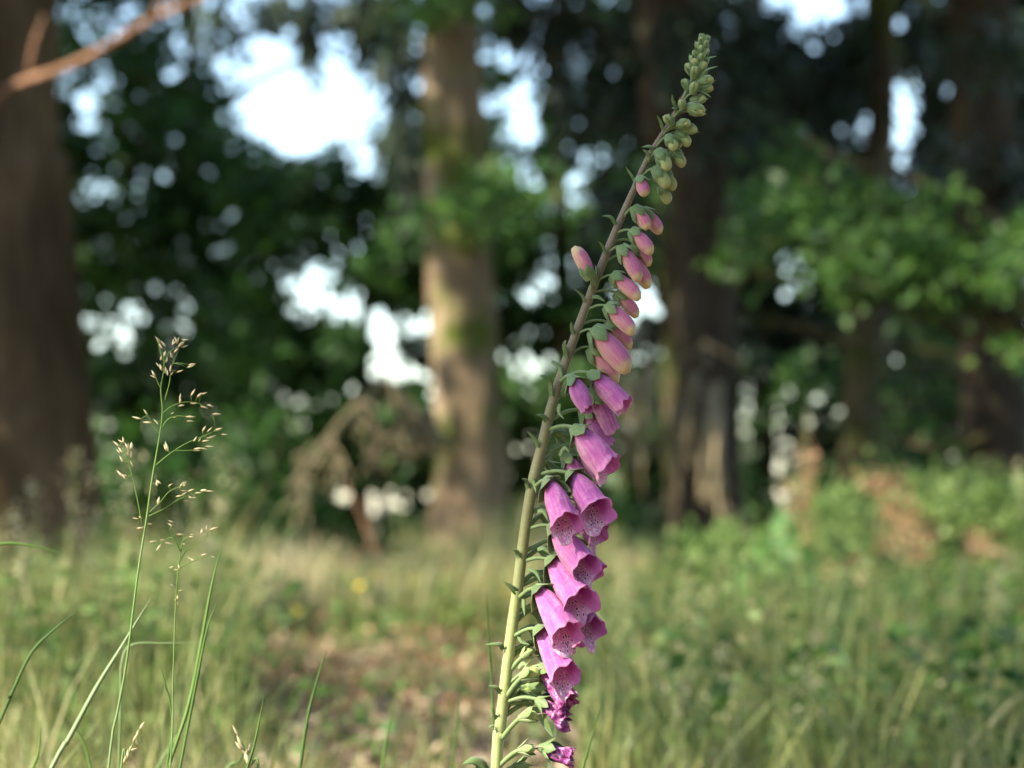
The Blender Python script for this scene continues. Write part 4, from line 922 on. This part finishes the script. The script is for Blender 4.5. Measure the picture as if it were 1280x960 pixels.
SEED = [100]
def flower(bx, by, tx, ty, db=0.0, dt=0.0, rm=0.24, lip=0.16, flare=0.05, crumple=0.0, closed=0.0, mat=None, ls=None, ystem=None, splay=0.25, updir=None, label=None, tone=0.5, lobes=1.0):
    SEED[0] += 1
    B, T = P(bx, by, db), P(tx, ty, dt)
    m, L_ = frame(B, T, updir or Vector((0.15, -0.1, 1)))
    rv = random.Random(SEED[0] * 3 + 1)
    me = corolla(L_, rm * rv.uniform(.94, 1.06), lip * rv.uniform(.75, 1.3), flare * rv.uniform(.3, 1.2), rv.uniform(.08, .22), crumple or rv.uniform(.012, .03), closed + (0 if closed else rv.uniform(0, .22)), SEED[0], lobes * rv.uniform(.7, 1.5))
    o = link('flower', me, mat or [M['petal'], M['petal_in']], fox)
    o.matrix_basis = Matrix.Translation(-root) @ m
    if label: o['label'] = label
    full = m
    ls = ls or 0.30 * L_
    _att(o, full, B, (T - B).normalized(), 0.0013, ls * 1.22, 0.078 * L_, 0.145 * L_, 0.82, splay, tone, 5, ystem, bell=(L_, rm * 1.06 / .24))
    return o
def _att(o, full, B, axis, rp, ls, r0, r1, half, splay, tone, n, ystem, rtip=None, arch=0.09, bell=None):
    SEED[0] += 1; sd = SEED[0]; inv = full.inverted()
    v = B - CAM; yy = 480 - F * (v.z * cp - v.y * sp) / (v.y * cp + v.z * sp)
    ya = (ystem + 9) if ystem else yy + 16
    sx, sw = stem_at(ya); S = P(sx, ya)
    dn = (B - S); dn.z = 0
    if dn.length > 1e-6: S = S + dn.normalized() * sw * MM * 0.3
    mid = S.lerp(B, 0.55) + Vector((0, 0, arch * (B - S).length))
    pts = [inv @ q_ for q_ in spline([S, mid, B, B + axis * r0 * 0.8], 12)]
    mb = MB(); mb.tube(pts, list(np.linspace(rp * 1.2, rp, 12)), 8, 0.66); mb.build('pedicel', M['sepal'], o)
    for k in range(n):
        rr = random.Random(sd * 17 + k)
        ph = 2 * math.pi * k / n + 0.2 * rr.uniform(-1, 1); f = rr.uniform(0.85, 1.12) * (0.8 if k == 0 else 1)
        link('sepal', sepal_mesh(ls * f, r0, r1, ph, half, splay * rr.uniform(0.2, 1.6), sd + k, tone + rr.uniform(-.15, .15), rtip, bell), M['sepal'], o)

# open bells: base px, mouth px, depth of base / mouth (negative = towards the camera)
WIT = lambda: [M['withered'], M['withered']]
flower(737, 466, 782, 505, -.006, -.016, rm=.29, lip=.05, flare=.0, closed=.3, label='half open pale pink bell', ls=.011, ystem=462)
flower(713, 470, 736, 511, -.016, -.026, rm=.31, lip=.0, flare=-.02, closed=.75, ls=.010, ystem=468)
flower(738, 488, 768, 537, .008, .012, rm=.27, lip=.04, flare=.0, closed=.3, ystem=486)
flower(716, 534, 763, 582, -.010, -.022, rm=.30, lip=.12, flare=.06, label='wide bell seen from above with folded lobes', ls=.011, ystem=528, splay=.35, lobes=1.5)
flower(685, 600, 710, 652, -.018, -.052, rm=.24, lip=.17, flare=.05, ls=.014, ystem=600)
flower(713, 592, 749, 638, -.006, -.040, rm=.24, lip=.16, flare=.05, ls=.015, ystem=584)
flower(720, 556, 753, 596, .014, .018, rm=.28, lip=.14, flare=.05, ystem=560)
flower(708, 628, 750, 668, .008, -.004, rm=.28, lip=.14, flare=.05, ystem=632)
flower(690, 658, 735, 706, -.006, -.042, rm=.24, lip=.16, flare=.05, ls=.014, ystem=652)
flower(708, 674, 747, 716, .014, .004, rm=.28, lip=.14, flare=.05, ystem=680)
flower(687, 700, 729, 750, -.008, -.044, rm=.24, lip=.16, flare=.05, ls=.014, ystem=692)
flower(705, 736, 742, 784, .006, -.026, rm=.24, lip=.17, flare=.05, ystem=740)
flower(671, 735, 711, 790, -.018, -.052, rm=.235, lip=.17, flare=.055, ls=.013, ystem=738)
flower(693, 752, 726, 804, .010, .002, rm=.25, lip=.12, flare=.04, ystem=756)
flower(673, 786, 709, 842, -.016, -.050, rm=.225, lip=.19, flare=.05, ls=.013, ystem=786)
flower(688, 800, 716, 850, .012, .006, rm=.22, lip=.10, flare=.03, crumple=.06, ystem=804)
flower(704, 566, 738, 616, .012, .010, rm=.26, lip=.12, flare=.04, ystem=570)
flower(698, 606, 728, 660, .014, .014, rm=.26, lip=.12, flare=.04, ystem=612)
flower(694, 720, 722, 772, .012, .006, rm=.25, lip=.12, flare=.04, ystem=724)
flower(726, 512, 762, 556, .012, .014, rm=.25, lip=.06, flare=.02, closed=.2, ystem=516)
flower(674, 832, 713, 876, -.008, -.020, rm=.24, lip=.14, flare=.05, crumple=.15, mat=WIT(), label='shrivelled magenta bell going over', ls=.010, ystem=846)
flower(671, 874, 708, 899, -.010, -.016, rm=.22, lip=.18, flare=.03, crumple=.20, mat=WIT(), label='withered dark purple bell', ls=.010, ystem=868)
flower(674, 934, 714, 945, -.006, -.010, rm=.27, lip=.1, flare=.03, crumple=.15, closed=.2, mat=WIT(), label='withered bell drooping lowest on the stem', ls=.012, ystem=946)
flower(684, 884, 702, 862, .012, .016, rm=.24, lip=.1, flare=.02, crumple=.16, mat=WIT(), label='crumpled bell behind the seed capsules', ls=.010, ystem=872)

def bud(bx, by, tx, ty, db=0.0, dt=0.0, rw=0.22, mat='bud', cover=0.42, ystem=None, splay=0.05, tone=0.45, rp=0.0008, close=False, arch=0.10):
    SEED[0] += 1; rw *= 1.04
    B, T = P(bx, by, db), P(tx, ty, dt); m, L_ = frame(B, T)
    o = link('bud', bud_mesh(L_, rw, SEED[0]), M[mat], fox); o.matrix_basis = Matrix.Translation(-root) @ m
    _att(o, m, B, (T - B).normalized(), rp, cover * L_, rw * L_ * 0.62, rw * L_ * 1.07, 0.66, splay, tone, 5, ystem, rtip=(rw * L_ * 0.62 if close else None), arch=arch)
    return o
# pink buds
bud(739, 349, 721, 306, -.010, -.012, .205, cover=.42, ystem=356)
for a in [(741, 412, 791, 462, -.008, -.014, .21, .36, 408), (738, 434, 776, 476, .006, .008, .20, .36, 432),
          (758, 382, 796, 415, -.006, -.010, .215, .40, 378), (758, 402, 792, 433, .006, .010, .215, .40, 396),
          (765, 344, 803, 371, -.006, -.010, .215, .38, 342), (770, 366, 800, 394, .006, .010, .22, .40, 356),
          (776, 308, 803, 350, -.008, -.012, .20, .40, 306), (784, 318, 815, 358, .006, .006, .20, .42, 318),
          (789, 288, 818, 315, -.006, -.010, .235, .45, 282), (793, 303, 815, 331, .008, .010, .235, .45, 292)]:
    bud(*a[:4], a[4], a[5], a[6], 'bud', a[7], a[8])
# yellowish buds with pink just showing
for a in [(792, 259, 813, 285, -.006, -.008, .26, .58, 262), (803, 262, 829, 290, .004, .006, .24, .58, 258), (798, 222, 809, 244, -.008, -.012, .32, .55, 228)]:
    bud(*a[:4], a[4], a[5], a[6], 'bud', a[7], a[8])
for a in [(818, 210, 837, 233, -.006, -.010, .27, .74, 212), (826, 212, 846, 236, .004, .004, .25, .74, 206), (826, 232, 838, 254, .006, .006, .30, .6, 214),
          (822, 188, 838, 212, -.006, -.010, .29, .84, 194), (840, 187, 857, 207, .002, .0, .28, .84, 188), (826, 196, 836, 214, .008, .008, .3, .84, 196),
          (834, 170, 846, 186, -.006, -.010, .33, .92, 176), (845, 165, 864, 180, .004, .002, .31, .92, 168), (840, 172, 852, 184, .01, .01, .31, .92, 170)]:
    bud(*a[:4], a[4], a[5], a[6], 'young', a[7], a[8], close=True, tone=.42)
# green bud tip, closely set
tipb = [(840, 156, 832, 143, -.006, -.010, 172 - 12), (848, 157, 862, 151, -.006, -.012, 158), (852, 161, 872, 160, .002, .0, 154), (853, 136, 852, 124, -.006, -.010, 140), (860, 134, 882, 138, -.004, -.008, 138),
        (864, 128, 882, 120, .0, -.002, 132), (862, 140, 876, 141, .006, .006, 136), (860, 112, 856, 98, -.002, -.004, 118), (866, 116, 870, 102, -.006, -.012, 120), (874, 113, 891, 107, .0, -.002, 116), (874, 104, 891, 96, -.002, -.004, 110)]
for a in tipb: bud(*a[:6], .34, 'young', 1.06, a[6], close=True, tone=.52, rp=.0007, splay=.03)
k = 0
for y in np.arange(101, 50, -2.3):
    sx, sw = stem_at(y); f = (y - 44) / 60.0; ang = k * 2.399
    ox = math.cos(ang) * (3.5 + 10 * f) + 2.5 * f; oy = math.sin(ang) * (3.5 + 10 * f)
    if oy > 5: k += 1; continue
    ln = 10 + 9 * f
    bud(sx + ox * 0.35, y + 1, sx + ox * 1.0 + 1.5, y - ln * 0.8, oy * .35 * MM, oy * MM, .33, 'young', 1.06, y + 3, close=True, tone=.5, rp=.0005, splay=.03); k += 1
bud(879, 54, 884, 45, 0, -.001, .33, 'young', 1.06, 58, close=True, tone=.62, rp=.0005)

# seed capsules with their sepals
def capsule(bx, by, tx, ty, db, dt, rw, ystem, style=None, ls=1.0, splay=.35, tone=.8):
    SEED[0] += 1
    B, T = P(bx, by, db), P(tx, ty, dt); m, L_ = frame(B, T)
    me = bud_mesh(L_, rw, SEED[0]); me.name = 'seed_capsule'
    o = link('seed_capsule', me, M['capsule'], fox); o.matrix_basis = Matrix.Translation(-root) @ m
    _att(o, m, B, (T - B).normalized(), .0016, L_ * ls, rw * L_ * .5, rw * L_ * 1.1, .62, splay, tone, 5, ystem, arch=0.05)
    mb = MB(); mb.tube([(0, -.03 * L_, L_ * .95), (0.05 * L_, -.05 * L_, L_ * 1.25), (.02 * L_, -.14 * L_, L_ * 1.5)], [.0005, .0004, .0003], 5, .6); mb.build('style', M['style'], o)
capsule(652, 847, 674, 836, -.012, -.016, .34, 862, ls=.95)
capsule(650, 898, 672, 892, -.012, -.016, .32, 914, ls=1.1)
capsule(648, 938, 668, 934, -.010, -.012, .30, 948, ls=1.0)
capsule(652, 822, 666, 810, -.004, -.002, .32, 830, ls=.95)
capsule(648, 868, 672, 870, .008, .010, .34, 880, ls=1.15, tone=.4)
capsule(652, 858, 678, 860, .002, .004, .36, 872, ls=1.2, tone=.45)
capsule(642, 958, 662, 956, .004, .006, .30, 962, ls=1.1, tone=.4)
for a in [(664, 762, 678, 766, 768), (668, 716, 682, 722, 722), (674, 686, 690, 694, 692), (676, 644, 690, 652, 650), (700, 556, 712, 566, 560), (692, 540, 706, 545, 546), (683, 578, 694, 590, 582), (662, 806, 680, 812, 812), (660, 784, 676, 792, 790), (668, 738, 684, 746, 744), (664, 846, 690, 852, 858), (660, 878, 684, 884, 886)]:
    capsule(a[0], a[1], a[2], a[3], .010, .014, .36, a[4], ls=1.5, splay=.5, tone=.25)  # calyces behind the bells, toned dark for the shade between bells and stem

# bracts
def bract(pts, wpx, dy=0.0, tone=.5, name='bract'):
    pp = spline([P(x, y, dy - 0.002 * k) for k, (x, y) in enumerate(pts)], 10); V = []; n = len(pp)
    for i, p in enumerate(pp):
        tg = (pp[min(i + 1, n - 1)] - pp[max(i - 1, 0)]).normalized(); s_ = tg.cross(Vector((0.35, 1, -0.5))).normalized(); nn = tg.cross(s_); t = i / (n - 1)
        w_ = wpx * MM * .5 * (math.sin(math.pi * min(1, t * .75 + .25)) ** .8) + .0001
        V += [p - s_ * w_ + nn * w_ * .5, p, p + s_ * w_ + nn * w_ * .5, p - nn * .0003]
    fs = []
    for i in range(n - 1):
        a, b = i * 4, (i + 1) * 4
        fs += [(a, a + 1, b + 1, b), (a + 1, a + 2, b + 2, b + 1), (a + 2, a + 3, b + 3, b + 2), (a + 3, a, b, b + 3)]
    return link(name, mesh(name, np.array([v - root for v in V]), fs, np.full(len(V), tone)), M['sepal'], fox)
for pts, w_ in [([(690, 496), (688, 480), (683, 471), (674, 470)], 7), ([(684, 528), (679, 521), (670, 518)], 6), ([(673, 560), (670, 551), (659, 539)], 5), ([(661, 612), (658, 602), (652, 598)], 6),
                ([(650, 700), (646, 690), (640, 687)], 6), ([(646, 742), (640, 735), (629, 727)], 7), ([(629, 812), (624, 806), (605, 806)], 6), ([(625, 866), (620, 860), (610, 857)], 6), ([(621, 898), (617, 893), (614, 884)], 6), ([(618, 908), (614, 908), (611, 910)], 4),
                ([(709, 448), (706, 432), (708, 425)], 6), ([(717, 418), (715, 410), (714, 402)], 5), ([(731, 378), (728, 370), (718, 361)], 4), ([(744, 358), (747, 340), (746, 333)], 5), ([(757, 318), (754, 309), (748, 302)], 4), ([(770, 281), (763, 272), (752, 270)], 5),
                ([(794, 228), (790, 220), (782, 209)], 4), ([(811, 200), (809, 192), (803, 187)], 5), ([(816, 190), (812, 184), (802, 184)], 5), ([(829, 163), (826, 153), (821, 144)], 4), ([(846, 140), (842, 136), (840, 135)], 4), ([(847, 136), (842, 128), (840, 118)], 4.5), ([(860, 114), (855, 108), (850, 101)], 3.5),
                ([(866, 96), (861, 90), (858, 84)], 3.2), ([(868, 76), (866, 71), (864, 69)], 3.2), ([(873, 66), (870, 61), (869, 58)], 3), ([(876, 56), (876, 52), (875, 48)], 3), ([(871, 92), (884, 87), (897, 83)], 3), ([(875, 76), (886, 73), (896, 70)], 3), ([(866, 112), (880, 116), (889, 122)], 3),
                ([(700, 505), (699, 515), (705, 524)], 5), ([(664, 596), (668, 605), (670, 616)], 5), ([(690, 452), (700, 460), (703, 476)], 5), ([(655, 745), (655, 756), (656, 770)], 5), ([(740, 372), (748, 372), (756, 377)], 5), ([(648, 792), (652, 802), (662, 806)], 5), ([(648, 836), (654, 830), (660, 832)], 6),
                ([(700, 570), (706, 560), (712, 566)], 5), ([(672, 688), (680, 686), (690, 694)], 6), ([(672, 640), (680, 640), (686, 652)], 6), ([(660, 712), (670, 716), (676, 728)], 5)]:
    bract(pts, w_, -0.003, random.uniform(.4, .75))
# lower leaves
def stem_leaf(y0, pts, wpx, dy):
    sx, _ = stem_at(y0); o = bract([(sx, y0)] + pts, wpx, dy, .35, 'leaf'); return o
bract([(612, 985), (604, 962), (594, 952), (578, 955)], 16, -.01, .45, 'leaf')
for a_, ln in [(0.4, .16), (1.7, .18), (2.9, .15), (4.1, .17), (5.3, .16)]:
    d = Vector((math.cos(a_), math.sin(a_), 0)); pts = spline([root + Vector((0, 0, .03)), root + d * ln * .5 + Vector((0, 0, .09)), root + d * ln + Vector((0, 0, .05))], 12); V = []; n = 12
    for i, p in enumerate(pts):
        tg = (pts[min(i + 1, n - 1)] - pts[max(i - 1, 0)]).normalized(); s_ = tg.cross(Vector((0, 0, 1))).normalized(); t = i / (n - 1); w_ = .035 * math.sin(math.pi * min(1, t * .85 + .12)) + .001
        V += [p - s_ * w_ + Vector((0, 0, w_ * .3)), p, p + s_ * w_ + Vector((0, 0, w_ * .3)), p - Vector((0, 0, .0008))]
    fs = []
    for i in range(n - 1):
        a, b = i * 4, (i + 1) * 4
        fs += [(a, a + 1, b + 1, b), (a + 1, a + 2, b + 2, b + 1), (a + 2, a + 3, b + 3, b + 2), (a + 3, a, b, b + 3)]
    link('leaf', mesh('leaf', np.array([v - root for v in V]), fs, np.full(len(V), .25)), M['sepal'], fox)
